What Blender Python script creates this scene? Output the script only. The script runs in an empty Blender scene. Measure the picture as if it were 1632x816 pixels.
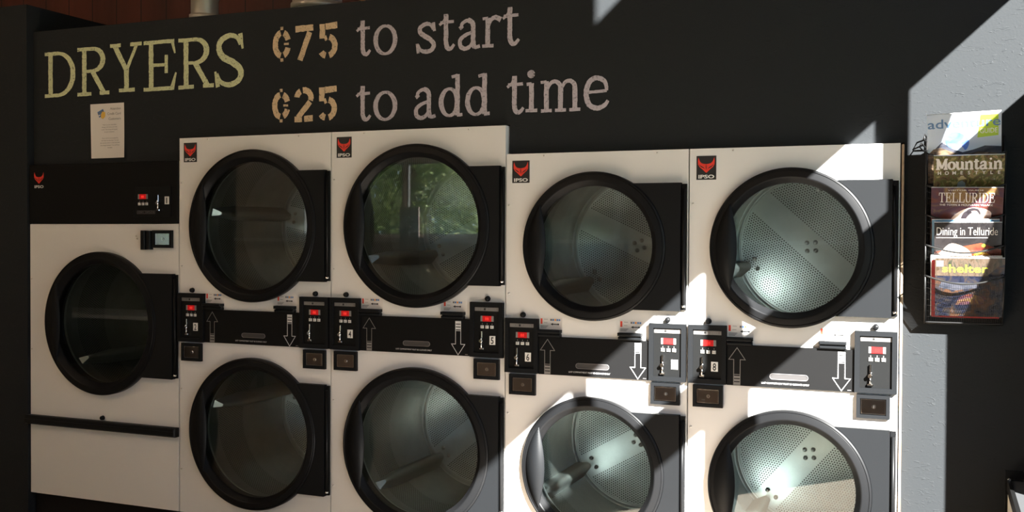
import bpy, bmesh, math, random
from mathutils import Vector, Matrix
random.seed(7)
sin, cos, pi, sqrt = math.sin, math.cos, math.pi, math.sqrt
S = bpy.context.scene
COL = S.collection

# ------------------------------------------------------------------ camera, light, exposure
def look():
    yaw, pit, rol = -0.3902, -0.0176, 0.0047
    fw = Vector((sin(yaw)*cos(pit), cos(yaw)*cos(pit), sin(pit)))
    r = Vector((cos(yaw), -sin(yaw), 0)); u = r.cross(fw)
    r2 = r*cos(rol)+u*sin(rol); u2 = u*cos(rol)-r*sin(rol)
    m = Matrix((r2, u2, -fw)).transposed().to_4x4()
    m.translation = Vector((3.1748, -3.7639, 1.4896))
    return m
cd = bpy.data.cameras.new('camera'); cam = bpy.data.objects.new('camera', cd); COL.objects.link(cam)
cd.sensor_width = 36; cd.lens = 36*1653.0/1632; cd.clip_start = .02; cam.matrix_world = look(); S.camera = cam

SUN_DIR = Vector((-.85, 1.0, -.782))           # the way the sunlight travels
sd = bpy.data.lights.new('sun', 'SUN'); sun = bpy.data.objects.new('sun', sd); COL.objects.link(sun)
sd.energy = 76; sd.angle = .0093; sd.color = (1, .97, .93)
sun.rotation_euler = SUN_DIR.to_track_quat('-Z', 'Y').to_euler(); sun.location = (9, -9, 9)

wd = bpy.data.worlds.new('sky'); S.world = wd; wd.use_nodes = True
bg = wd.node_tree.nodes['Background']; bg.inputs[0].default_value = (.62, .78, 1, 1); bg.inputs[1].default_value = 2.6
FILL = 31.0                                      # radiance of the added ceiling tubes that fill the shade
FILL_COL = (1, .74, .50)
S.view_settings.view_transform = 'Standard'; S.view_settings.look = 'None'
S.view_settings.exposure = 0; S.view_settings.gamma = 1; S.view_settings.use_curve_mapping = False
S.cycles.max_bounces = 10; S.cycles.diffuse_bounces = 5; S.cycles.glossy_bounces = 5
S.cycles.transparent_max_bounces = 16; S.cycles.caustics_reflective = False; S.cycles.caustics_refractive = False
S.cycles.sample_clamp_indirect = 6; S.cycles.use_denoising = True

# ------------------------------------------------------------------ materials
M = {}
def mat(n, col, rough=.5, metal=0, bump=None, var=None, emit=None, spec=None, coat=0):
    m = bpy.data.materials.new(n); m.use_nodes = True; nt = m.node_tree; b = nt.nodes['Principled BSDF']
    b.inputs['Base Color'].default_value = (*col, 1); b.inputs['Roughness'].default_value = rough; b.inputs['Metallic'].default_value = metal
    if spec is not None: b.inputs['Specular IOR Level'].default_value = spec
    if coat: b.inputs['Coat Weight'].default_value = coat
    tc = nt.nodes.new('ShaderNodeTexCoord')
    if var:                                     # var = (scale, amount): soft colour variation
        nz = nt.nodes.new('ShaderNodeTexNoise'); nz.inputs['Scale'].default_value = var[0]; nz.inputs['Detail'].default_value = 6
        nt.links.new(tc.outputs['Object'], nz.inputs['Vector'])
        mx = nt.nodes.new('ShaderNodeMix'); mx.data_type = 'RGBA'
        mx.inputs[6].default_value = (*[c*(1-var[1]) for c in col], 1); mx.inputs[7].default_value = (*[min(1, c*(1+var[1])) for c in col], 1)
        nt.links.new(nz.outputs[0], mx.inputs[0]); nt.links.new(mx.outputs[2], b.inputs['Base Color'])
    if bump:                                    # bump = (scale, strength, distance)
        nz = nt.nodes.new('ShaderNodeTexNoise'); nz.inputs['Scale'].default_value = bump[0]; nz.inputs['Detail'].default_value = 4
        nt.links.new(tc.outputs['Object'], nz.inputs['Vector'])
        bp = nt.nodes.new('ShaderNodeBump'); bp.inputs['Strength'].default_value = bump[1]; bp.inputs['Distance'].default_value = bump[2]
        nt.links.new(nz.outputs[0], bp.inputs['Height']); nt.links.new(bp.outputs[0], b.inputs['Normal'])
    if emit:
        b.inputs['Emission Color'].default_value = (*emit[0], 1); b.inputs['Emission Strength'].default_value = emit[1]
    M[n] = m; return m
mat('white_enamel', (.80, .79, .77), .45, bump=(900, .06, .0006))
mat('black_plastic', (.0078, .0086, .0097), .5, bump=(700, .08, .0005), var=(3, .15), spec=.14)
mat('rim_plastic', (.0072, .0075, .0082), .40, spec=.13)
mat('black_panel', (.0062, .0062, .0064), .5, bump=(500, .05, .0005), spec=.13)
mat('recess_plate', (.0075, .0078, .008), .45, spec=.14)
mat('dark_rubber', (.012, .012, .013), .6)
mat('plinth_black', (.009, .0085, .0085), .6, spec=.15)
mat('pull_grey', (.045, .042, .042), .5)
mat('print_white', (.62, .62, .62), .5)
mat('print_grey', (.22, .21, .20), .5)
mat('button_grey', (.62, .61, .58), .45)
mat('plate_white', (.80, .79, .76), .5)
mat('ink_black', (.015, .015, .015), .5)
mat('ink_grey', (.16, .15, .15), .5)
mat('display_red', (.35, .015, .015), .25, emit=((1, .015, .02), .22))
mat('display_segment', (.6, .02, .02), .3, emit=((1, .05, .03), .9))
mat('chrome', (.78, .76, .73), .14, 1)
mat('dark_chrome', (.34, .32, .31), .09, 1)
mat('steel_screw', (.72, .70, .67), .5, .55)
mat('emblem_red', (.80, .05, .03), .4)
mat('sticker_paper', (.78, .75, .72), .5)
mat('sticker_red', (.75, .06, .03), .5)
mat('sticker_blue', (.08, .2, .45), .5)
mat('sticker_orange', (.8, .3, .05), .5)
mat('raw_wood', (.42, .30, .20), .7, var=(30, .5))
mat('duct_metal', (.58, .55, .49), .5, .6, var=(6, .12))
mat('copper_cable', (.62, .28, .12), .5)
mat('floor_vinyl', (.46, .38, .30), .45, var=(2.5, .15))
mat('ceiling_wood', (.22, .15, .10), .7)
mat('cream_wall', (.52, .45, .37), .7, var=(2, .06))
mat('dark_wall', (.035, .031, .028), .7)
mat('frame_dark', (.05, .046, .042), .5)
mat('carton', (.17, .12, .10), .8)
mat('paper', (.80, .76, .72), .7)
mat('paper_yellow', (.85, .55, .10), .6)
mat('counter_top', (.06, .062, .065), .5, spec=.3)
mat('counter_side', (.55, .52, .44), .6)
mat('counter_edge', (.006, .006, .006), .5, spec=.15)
mat('bark', (.10, .07, .05), .9)
mat('ground_grass', (.14, .17, .07), .95, var=(4, .4))
mat('rack_wire', (.014, .014, .014), .4, .3)
mat('page_white', (.82, .81, .78), .6)
mat('fill_tube', (1, .9, .75), .5, emit=(FILL_COL, FILL))  # warm glow of the invented tubes that brighten the shade
mat('fill_housing', (.6, .58, .55), .5)

def nodes(m): return m.node_tree, m.node_tree.nodes, m.node_tree.links
def mathn(nt, op, a, b=None, clamp=False):
    n = nt.nodes.new('ShaderNodeMath'); n.operation = op; n.use_clamp = clamp
    for i, v in enumerate((a, b)):
        if v is None: continue
        if isinstance(v, (int, float)): n.inputs[i].default_value = v
        else: nt.links.new(v, n.inputs[i])
    return n.outputs[0]
def vmath(nt, op, a, b=None):
    n = nt.nodes.new('ShaderNodeVectorMath'); n.operation = op
    for i, v in enumerate((a, b)):
        if v is None: continue
        if isinstance(v, tuple): n.inputs[i].default_value = v
        else: nt.links.new(v, n.inputs[i])
    return n.outputs['Value'] if op in ('LENGTH', 'DOT_PRODUCT') else n.outputs[0]

def glass(n, tint, f0):
    m = bpy.data.materials.new(n); m.use_nodes = True; nt, N, L = nodes(m); N.clear()
    out = N.new('ShaderNodeOutputMaterial'); tr = N.new('ShaderNodeBsdfTransparent'); gl = N.new('ShaderNodeBsdfGlossy'); mx = N.new('ShaderNodeMixShader')
    tr.inputs[0].default_value = (*tint, 1); gl.inputs['Roughness'].default_value = 0.0; gl.inputs[0].default_value = (1, 1, 1, 1)
    g = N.new('ShaderNodeNewGeometry')
    c = mathn(nt, 'ABSOLUTE', vmath(nt, 'DOT_PRODUCT', g.outputs['Incoming'], g.outputs['Normal']))
    f = mathn(nt, 'ADD', mathn(nt, 'MULTIPLY', mathn(nt, 'POWER', mathn(nt, 'SUBTRACT', 1.0, c), 5.0), 1-f0), f0)
    L.new(f, mx.inputs[0]); L.new(tr.outputs[0], mx.inputs[1]); L.new(gl.outputs[0], mx.inputs[2]); L.new(mx.outputs[0], out.inputs[0])
    M[n] = m
glass('door_glass', (.86, .90, .895), .052)
glass('window_glass', (.97, .98, .98), .04)

def perforated(n, col, rough, mode):
    """bare metal with a hexagonal field of punched holes, placed on the UV map (metres)"""
    m = mat(n, col, rough, 1); nt, N, L = nodes(m); b = N['Principled BSDF']
    uv = N.new('ShaderNodeUVMap').outputs[0]; s = .0108
    p = vmath(nt, 'DIVIDE', uv, (s, s*1.732, 1))
    def cell(q):
        f = vmath(nt, 'SUBTRACT', vmath(nt, 'FRACTION', q), (.5, .5, 0))
        return vmath(nt, 'LENGTH', vmath(nt, 'MULTIPLY', f, (1, 1.732, 0)))
    d = mathn(nt, 'MINIMUM', cell(p), cell(vmath(nt, 'ADD', p, (.5, .5, 0))))
    hole = mathn(nt, 'LESS_THAN', d, .27)
    sep = N.new('ShaderNodeSeparateXYZ'); L.new(uv, sep.inputs[0])
    if mode == 'plate':
        r = vmath(nt, 'LENGTH', uv)
        mask = mathn(nt, 'MULTIPLY', mathn(nt, 'GREATER_THAN', mathn(nt, 'ABSOLUTE', sep.outputs[1]), .052), mathn(nt, 'LESS_THAN', r, .282))
    else:
        mask = mathn(nt, 'MULTIPLY', mathn(nt, 'LESS_THAN', sep.outputs[1], .27), mathn(nt, 'GREATER_THAN', sep.outputs[1], .09))
    hole = mathn(nt, 'MULTIPLY', hole, mask)
    nz = N.new('ShaderNodeTexNoise'); nz.inputs['Scale'].default_value = 14; nz.inputs['Detail'].default_value = 5; L.new(uv, nz.inputs['Vector'])
    mv = N.new('ShaderNodeMix'); mv.data_type = 'RGBA'; L.new(nz.outputs[0], mv.inputs[0])
    mv.inputs[6].default_value = (*[c*.82 for c in col], 1); mv.inputs[7].default_value = (*[min(1, c*1.15) for c in col], 1)
    mx = N.new('ShaderNodeMix'); mx.data_type = 'RGBA'; L.new(hole, mx.inputs[0]); L.new(mv.outputs[2], mx.inputs[6]); mx.inputs[7].default_value = (.012, .012, .012, 1)
    L.new(mx.outputs[2], b.inputs['Base Color'])
    L.new(mathn(nt, 'SUBTRACT', 1.0, hole), b.inputs['Metallic'])
    bp = N.new('ShaderNodeBump'); bp.inputs['Strength'].default_value = .35; bp.inputs['Distance'].default_value = .001; bp.invert = True
    L.new(mathn(nt, 'SUBTRACT', 1.0, mathn(nt, 'MULTIPLY', mathn(nt, 'LESS_THAN', d, .33), mask)), bp.inputs['Height'])
    bp.invert = False; L.new(bp.outputs[0], b.inputs['Normal'])
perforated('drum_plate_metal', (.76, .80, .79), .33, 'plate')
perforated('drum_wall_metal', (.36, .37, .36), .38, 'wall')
mat('drum_metal', (.62, .64, .63), .36, 1)

def painted(n, col, worn):
    """brushed chalky paint with the dark wall showing through at worn spots"""
    m = mat(n, col, .85); nt, N, L = nodes(m); b = N['Principled BSDF']
    tc = N.new('ShaderNodeTexCoord'); nz = N.new('ShaderNodeTexNoise'); nz.inputs['Scale'].default_value = 120; nz.inputs['Detail'].default_value = 8
    L.new(tc.outputs['Object'], nz.inputs['Vector'])
    cr = N.new('ShaderNodeValToRGB'); cr.color_ramp.elements[0].position = worn; cr.color_ramp.elements[1].position = worn+.18
    cr.color_ramp.elements[0].color = (*[c*.25 for c in col], 1); cr.color_ramp.elements[1].color = (*col, 1)
    L.new(nz.outputs[0], cr.inputs[0]); L.new(cr.outputs[0], b.inputs['Base Color'])
painted('paint_olive', (.62, .66, .40), .27)
painted('paint_tan', (.66, .50, .32), .27)
painted('paint_mauve', (.50, .45, .50), .27)

def wallpaint():
    m = mat('black_wall_paint', (.0205, .0226, .0246), .62, spec=.10); nt, N, L = nodes(m); b = N['Principled BSDF']
    tc = N.new('ShaderNodeTexCoord')
    v = N.new('ShaderNodeTexNoise'); v.inputs['Scale'].default_value = 26; v.inputs['Detail'].default_value = 5; v.inputs['Distortion'].default_value = 1.4
    mp = N.new('ShaderNodeMapping'); mp.inputs['Rotation'].default_value = (0, .6, 0); mp.inputs['Scale'].default_value = (1, 1, 2.6)
    L.new(tc.outputs['Object'], mp.inputs[0]); L.new(mp.outputs[0], v.inputs['Vector'])
    cr = N.new('ShaderNodeValToRGB'); cr.color_ramp.elements[0].position = .60; cr.color_ramp.elements[1].position = .74; L.new(v.outputs[0], cr.inputs[0])
    f = N.new('ShaderNodeTexNoise'); f.inputs['Scale'].default_value = 160; f.inputs['Detail'].default_value = 3; L.new(tc.outputs['Object'], f.inputs['Vector'])
    h = mathn(nt, 'ADD', cr.outputs[0], mathn(nt, 'MULTIPLY', f.outputs[0], .35))
    bp = N.new('ShaderNodeBump'); bp.inputs['Strength'].default_value = .5; bp.inputs['Distance'].default_value = .0022
    L.new(h, bp.inputs['Height']); L.new(bp.outputs[0], b.inputs['Normal'])
wallpaint()

def redwood():
    m = mat('red_wood', (.10, .025, .015), .6); nt, N, L = nodes(m); b = N['Principled BSDF']
    tc = N.new('ShaderNodeTexCoord'); mp = N.new('ShaderNodeMapping'); mp.inputs['Scale'].default_value = (3, 3, .5); L.new(tc.outputs['Object'], mp.inputs[0])
    nz = N.new('ShaderNodeTexNoise'); nz.inputs['Scale'].default_value = 1.6; nz.inputs['Detail'].default_value = 6; L.new(mp.outputs[0], nz.inputs['Vector'])
    cr = N.new('ShaderNodeValToRGB'); cr.color_ramp.elements[0].color = (.045, .013, .009, 1); cr.color_ramp.elements[1].color = (.14, .032, .020, 1)
    cr.color_ramp.elements[0].position = .3; cr.color_ramp.elements[1].position = .7
    L.new(nz.outputs[0], cr.inputs[0])
    sep = N.new('ShaderNodeSeparateXYZ'); L.new(tc.outputs['Object'], sep.inputs[0])
    fr = mathn(nt, 'FRACT', mathn(nt, 'MULTIPLY', sep.outputs[0], 5.2))
    gap = mathn(nt, 'LESS_THAN', fr, .035)
    mx = N.new('ShaderNodeMix'); mx.data_type = 'RGBA'; L.new(gap, mx.inputs[0]); L.new(cr.outputs[0], mx.inputs[6]); mx.inputs[7].default_value = (.01, .006, .005, 1)
    L.new(mx.outputs[2], b.inputs['Base Color'])
redwood()

def cover(n, stops, scale, stretch=(1, 1, 1), rough=.25, dist=1.0):
    """printed magazine picture: coloured noise"""
    m = mat(n, (.5, .5, .5), rough, coat=.3); nt, N, L = nodes(m); b = N['Principled BSDF']
    tc = N.new('ShaderNodeTexCoord'); mp = N.new('ShaderNodeMapping'); mp.inputs['Scale'].default_value = stretch; L.new(tc.outputs['Object'], mp.inputs[0])
    nz = N.new('ShaderNodeTexNoise'); nz.inputs['Scale'].default_value = scale; nz.inputs['Detail'].default_value = 6; nz.inputs['Distortion'].default_value = dist
    L.new(mp.outputs[0], nz.inputs['Vector']); cr = N.new('ShaderNodeValToRGB'); e = cr.color_ramp.elements
    while len(e) < len(stops): e.new(.5)
    for i, (p, c) in enumerate(stops): e[i].position = p; e[i].color = (*c, 1)
    L.new(nz.outputs[0], cr.inputs[0]); L.new(cr.outputs[0], b.inputs['Base Color'])
cover('cover_sky', [(.3, (.50, .57, .68)), (.7, (.62, .68, .76))], 6)
cover('cover_hills', [(.35, (.05, .035, .025)), (.5, (.16, .11, .07)), (.68, (.30, .22, .15))], 26, (1, 1, 2.5))
cover('cover_ranges', [(.3, (.03, .035, .05)), (.7, (.10, .10, .12))], 20, (1, 1, 3))
cover('cover_splash', [(.35, (.06, .10, .45)), (.5, (.12, .25, .70)), (.66, (.35, .30, .65))], 24)
cover('cover_foliage', [(.30, (.03, .02, .010)), (.42, (.14, .085, .035)), (.52, (.09, .095, .025)), (.60, (.30, .24, .10)), (.72, (.20, .08, .04))], 48)
cover('cover_dusk', [(.28, (.02, .008, .010)), (.42, (.12, .035, .025)), (.52, (.06, .025, .045)), (.62, (.22, .13, .045)), (.75, (.10, .035, .03))], 13)
cover('cover_glow', [(.3, (.45, .28, .22)), (.6, (.75, .62, .52))], 14)
cover('cover_black', [(.3, (.012, .011, .012)), (.8, (.035, .03, .03))], 20)
cover('cover_food', [(.3, (.35, .13, .05)), (.45, (.75, .50, .30)), (.55, (.82, .74, .66)), (.75, (.60, .22, .04))], 16, (1, 1, 1.6))
cover('cover_orange', [(.3, (.45, .12, .01)), (.6, (.85, .48, .03))], 40)
cover('cover_table', [(.3, (.10, .015, .012)), (.7, (.25, .06, .03))], 18)
cover('cover_room', [(.30, (.006, .007, .012)), (.45, (.015, .018, .035)), (.55, (.035, .03, .03)), (.66, (.09, .04, .02)), (.8, (.10, .10, .11))], 30)
cover('cover_shelf', [(.3, (.05, .035, .02)), (.5, (.11, .08, .06)), (.7, (.02, .03, .02))], 30, (3, 3, 1))
mat('title_blue', (.10, .20, .36), .4); mat('lime', (.42, .60, .04), .4); mat('title_cream', (.72, .66, .60), .4)
mat('title_lime', (.55, .65, .04), .4); mat('figure_dark', (.02, .015, .02), .5); mat('cloth_grey', (.14, .17, .19), .5); mat('straw', (.45, .34, .16), .6)
mat('mag_red', (.40, .02, .02), .4); mat('mag_blue', (.14, .28, .42), .4); mat('mag_green', (.20, .38, .16), .4)

def leafmat():
    m = bpy.data.materials.new('leaf'); m.use_nodes = True; nt, N, L = nodes(m); N.clear()
    out = N.new('ShaderNodeOutputMaterial'); d = N.new('ShaderNodeBsdfDiffuse'); t = N.new('ShaderNodeBsdfTranslucent'); mx = N.new('ShaderNodeMixShader')
    oi = N.new('ShaderNodeTexCoord'); nz = N.new('ShaderNodeTexNoise'); nz.inputs['Scale'].default_value = 2.2; L.new(oi.outputs['Object'], nz.inputs['Vector'])
    cr = N.new('ShaderNodeValToRGB'); cr.color_ramp.elements[0].position = .35; cr.color_ramp.elements[1].position = .65
    cr.color_ramp.elements[0].color = (.20, .28, .11, 1); cr.color_ramp.elements[1].color = (.52, .60, .32, 1); L.new(nz.outputs[0], cr.inputs[0])
    L.new(cr.outputs[0], d.inputs[0]); L.new(cr.outputs[0], t.inputs[0]); mx.inputs[0].default_value = .5
    L.new(d.outputs[0], mx.inputs[1]); L.new(t.outputs[0], mx.inputs[2]); L.new(mx.outputs[0], out.inputs[0]); M['leaf'] = m
leafmat()

# ------------------------------------------------------------------ mesh helpers
class MB:
    def __init__(s): s.v = []; s.f = []; s.mi = []; s.uv = {}; s.mats = []; s.cur = 0; s.sm = []; s.smooth = False
    def use(s, m):
        if m not in s.mats: s.mats.append(m)
        s.cur = s.mats.index(m); return s
    def face(s, ids, uv=None):
        if uv: s.uv[len(s.f)] = uv
        s.f.append(ids); s.mi.append(s.cur); s.sm.append(s.smooth)
    def add(s, vs):
        b = len(s.v); s.v.extend([tuple(q) for q in vs]); return b
    def box(s, x0, x1, y0, y1, z0, z1):
        b = s.add([(x, y, z) for z in (z0, z1) for y in (y0, y1) for x in (x0, x1)])
        for q in ((0, 2, 3, 1), (4, 5, 7, 6), (0, 1, 5, 4), (2, 6, 7, 3), (0, 4, 6, 2), (1, 3, 7, 5)): s.face([b+i for i in q])
        return s
    def bbox(s, x0, x1, y0, y1, z0, z1, c):       # box whose front (y0) edges are chamfered by c
        b = s.add([(x0, y1, z0), (x1, y1, z0), (x1, y1, z1), (x0, y1, z1), (x0, y0+c, z0), (x1, y0+c, z0), (x1, y0+c, z1), (x0, y0+c, z1),
                   (x0+c, y0, z0+c), (x1-c, y0, z0+c), (x1-c, y0, z1-c), (x0+c, y0, z1-c)])
        s.face([b+i for i in (0, 3, 2, 1)]); s.face([b+i for i in (8, 9, 10, 11)])
        for i in range(4):
            j = (i+1) % 4
            s.face([b+i, b+j, b+4+j, b+4+i]); s.face([b+4+i, b+4+j, b+8+j, b+8+i])
        return s
    def prism(s, pts, y0, y1):                    # pts: (x, z) outline, counter-clockwise seen from -Y; y0 is the front
        n = len(pts); b = s.add([(x, y0, z) for x, z in pts]); c = s.add([(x, y1, z) for x, z in pts])
        s.face([b+i for i in range(n)]); s.face([c+i for i in reversed(range(n))])
        for i in range(n):
            j = (i+1) % n; s.face([b+j, b+i, c+i, c+j])
        return s
    def flat(s, pts, y):
        b = s.add([(x, y, z) for x, z in pts]); s.face(list(range(b, b+len(pts)))); return s
    def rect(s, x0, x1, z0, z1, y): return s.flat([(x0, z0), (x1, z0), (x1, z1), (x0, z1)], y)
    def lathe(s, prof, cx=0, cz=0, n=96, closed=False, a0=0):   # prof: (r, y) turned about the Y axis
        b = s.add([(cx+r*cos(a0+2*pi*i/n), y, cz+r*sin(a0+2*pi*i/n)) for r, y in prof for i in range(n)])
        m = len(prof); sm = s.smooth; s.smooth = True
        for k in range(m if closed else m-1):
            k2 = (k+1) % m
            for i in range(n):
                j = (i+1) % n; s.face([b+k*n+i, b+k*n+j, b+k2*n+j, b+k2*n+i])
        s.smooth = sm; return s
    def disc(s, cx, cz, r, y, n=32):
        return s.flat([(cx+r*cos(2*pi*i/n), cz+r*sin(2*pi*i/n)) for i in range(n)], y)
    def rod(s, cx, cz, r, y0, y1, n=20):          # cylinder along Y with both caps, y0 the front
        return s.prism([(cx+r*cos(2*pi*i/n), cz+r*sin(2*pi*i/n)) for i in range(n)], y0, y1)
    def tube(s, pts, r, n=6):
        pts = [Vector(p) for p in pts]; rings = []
        for i, p in enumerate(pts):
            t = (pts[min(i+1, len(pts)-1)]-pts[max(i-1, 0)]).normalized()
            a = t.orthogonal().normalized() if i == 0 else (rings[-1][1]-t*rings[-1][1].dot(t)).normalized()
            c = t.cross(a); rr = r[i] if isinstance(r, (list, tuple)) else r
            rings.append((s.add([p+a*rr*cos(2*pi*k/n)+c*rr*sin(2*pi*k/n) for k in range(n)]), a))
        sm = s.smooth; s.smooth = n > 5
        for (b0, _), (b1, _) in zip(rings, rings[1:]):
            for k in range(n): s.face([b0+k, b0+(k+1) % n, b1+(k+1) % n, b1+k])
        s.smooth = sm
        s.face([rings[0][0]+k for k in reversed(range(n))]); s.face([rings[-1][0]+k for k in range(n)])
        return s
    def ring(s, x0, x1, z0, z1, w, y0, y1, c=0):  # rectangular frame
        for a in ((x0, x1, z0, z0+w), (x0, x1, z1-w, z1), (x0, x0+w, z0+w, z1-w), (x1-w, x1, z0+w, z1-w)): s.box(a[0], a[1], y0, y1, a[2], a[3])
        return s
    def outline(s, pts, w, y):                    # thin closed drawn line
        n = len(pts); P = [Vector((x, z)) for x, z in pts]; o = []
        for i in range(n):
            a, b, c = P[i-1], P[i], P[(i+1) % n]
            d1 = (b-a).normalized(); d2 = (c-b).normalized(); n1 = Vector((-d1.y, d1.x)); n2 = Vector((-d2.y, d2.x)); m = (n1+n2)
            o.append(m/max(.25, m.dot(n1)))
        b0 = s.add([(p.x-q.x*w/2, y, p.y-q.y*w/2) for p, q in zip(P, o)]); b1 = s.add([(p.x+q.x*w/2, y, p.y+q.y*w/2) for p, q in zip(P, o)])
        for i in range(n):
            j = (i+1) % n; s.face([b0+i, b0+j, b1+j, b1+i])
        return s
    def text(s, txt, x, z, h, y, align='CENTER', sx=1.0, bold=0.0, space=1.0, width=None):
        """built-in sans lettering; h = cap height; (x, z) the baseline anchor"""
        c = bpy.data.curves.new('txt', 'FONT'); c.body = txt; c.size = 1; c.align_x = align; c.offset = bold; c.space_character = space; c.resolution_u = 3
        o = bpy.data.objects.new('txt', c); COL.objects.link(o)
        me = bpy.data.meshes.new_from_object(o.evaluated_get(bpy.context.evaluated_depsgraph_get()))
        bpy.data.objects.remove(o); bpy.data.curves.remove(c)
        k = h/.729
        if width and len(me.vertices):
            xs = [v.co.x for v in me.vertices]; sx = width/((max(xs)-min(xs))*k)
        b = s.add([(x+v.co.x*k*sx, y, z+v.co.y*k) for v in me.vertices])
        for p in me.polygons: s.face([b+i for i in p.vertices])
        bpy.data.meshes.remove(me); return s
    def mesh(s, name):
        me = bpy.data.meshes.new(name); me.from_pydata(s.v, [], s.f)
        for m in s.mats: me.materials.append(M[m])
        me.polygons.foreach_set('material_index', s.mi); me.polygons.foreach_set('use_smooth', s.sm)
        if s.uv:
            ul = me.uv_layers.new(name='UVMap')
            for p in me.polygons:
                if p.index in s.uv:
                    for li, q in zip(p.loop_indices, s.uv[p.index]): ul.data[li].uv = q
        me.update(); return me
CACHE = {}
def obj(name, build, parent=None, key=None, loc=(0, 0, 0), rot=(0, 0, 0)):
    """links ONE mesh object; build is an MB or a function giving one; key lets repeats share their mesh"""
    if key and key in CACHE: me = CACHE[key]
    else:
        mb = build() if callable(build) else build
        me = mb.mesh(name)
        if key: CACHE[key] = me
    o = bpy.data.objects.new(name, me); COL.objects.link(o); o.location = loc; o.rotation_euler = rot
    if parent: o.parent = parent
    return o
def tag(o, label, cat=None, group=None):
    o['label'] = label
    if cat: o['category'] = cat
    if group: o['group'] = group
    return o
def thing(name, label, cat, loc=(0, 0, 0), group=None):
    o = bpy.data.objects.new(name, None); COL.objects.link(o); o.location = loc; o.empty_display_size = .05
    return tag(o, label, cat, group)
def struct(name, mb, label=None):
    o = obj(name, mb); o['kind'] = 'structure'
    if label: o['label'] = label
    return o

# ------------------------------------------------------------------ the room
WY = .028            # face of the black wall, 28 mm behind the dryer fronts
XR = 3.75            # right-hand wall
YB = -5.5            # the wall opposite
XL, ZC, YREAR = -6.6, 4.35, 1.25
A_W, B_W = .8, .7269
X5 = 1.6+2*B_W
A_TOP, B_TOP, S_TOP = 1.9308, 1.8174, 1.83
struct('floor', MB().use('floor_vinyl').box(XL-.1, XR+.05, YB-.05, YREAR+.05, -.1, 0), 'tan vinyl floor in front of the dryers')
struct('ceiling', MB().use('ceiling_wood').box(XL-.1, XR+.05, YB-.05, YREAR+.05, ZC, ZC+.1), 'dark wooden ceiling')
g = .004
wall = struct('wall_back', MB().use('black_wall_paint').prism([(-.905, S_TOP+g), (-g, S_TOP+g), (-g, A_TOP+g), (1.6+g, A_TOP+g), (1.6+g, B_TOP+g), (X5+.010, B_TOP+g), (X5+.010, 0), (XR, 0), (XR, 2.478), (-.905, 2.478)], WY, WY+.12),
              'black painted wall around and above the dryers')
struct('trim_1', MB().use('raw_wood').box(X5+.0022, X5+.0095, -.001, .05, .0, B_TOP-.004), 'raw wood edge between the last dryer and the black wall')
struct('wall_left', MB().use('black_wall_paint').box(-2.6, -.9065, -.012, YREAR-.3, 0, 2.604), 'black boxed-out wall at the left of the dryers')
struct('wall_rear', MB().use('red_wood').box(XL-.05, XR+.05, YREAR, YREAR+.05, 0, ZC), 'dark red plank wall above and behind the dryers')
struct('wall_far', MB().use('cream_wall').box(XL-.05, XL, YB, YREAR, 0, ZC), 'cream wall at the far left end of the room')

def wall_yz(mb, holes, x0, x1, ya, yb, za, zb):
    """wall in a YZ plane with rectangular holes (y0, y1, z0, z1): solid cells of the cut grid"""
    ys = sorted({ya, yb, *[h[0] for h in holes], *[h[1] for h in holes]}); zs = sorted({za, zb, *[h[2] for h in holes], *[h[3] for h in holes]})
    for y0, y1 in zip(ys, ys[1:]):
        for z0, z1 in zip(zs, zs[1:]):
            cy, cz = (y0+y1)/2, (z0+z1)/2
            if not any(h[0] < cy < h[1] and h[2] < cz < h[3] for h in holes): mb.box(x0, x1, y0, y1, z0, z1)
    return mb
T = .05
def Yat(x): return -(XR-x)/.85
def Zat(k): return .92*XR+k
dz, dy = .92*T, T/.85
zL0, zL1, zL2, zL3 = Zat(.51), Zat(-.833), Zat(-1.185), Zat(-1.41)
def pane(xa, xb, z0, z1): return (Yat(xa)-dy, Yat(xb), z0, z1+dz)      # the light it throws falls between xa and xb on the dryers
H = [pane(2.558, 3.226, .88, zL3), pane(1.35, 2.38, .88, zL3), pane(.15, 1.26, .88, zL3),
     pane(3.102, 3.66, zL2, zL1), pane(2.535, 2.989, zL2, zL1), pane(1.952, 2.38, zL2, zL1), pane(1.30, 1.867, zL2, zL1),
     pane(1.983, 2.46, zL0, zL0+.32)]
struct('wall_right', wall_yz(MB().use('dark_wall'), H, XR, XR+T, YB, YREAR, 0, ZC), 'dark wall at the right with tall windows')
for i, h in enumerate(H):
    w = struct('window_%d' % (i+1), MB().use('window_glass').box(XR+.022, XR+.028, h[0]+.001, h[1]-.001, h[2]+.001, h[3]-.001), 'clear pane in the right-hand wall')
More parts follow.
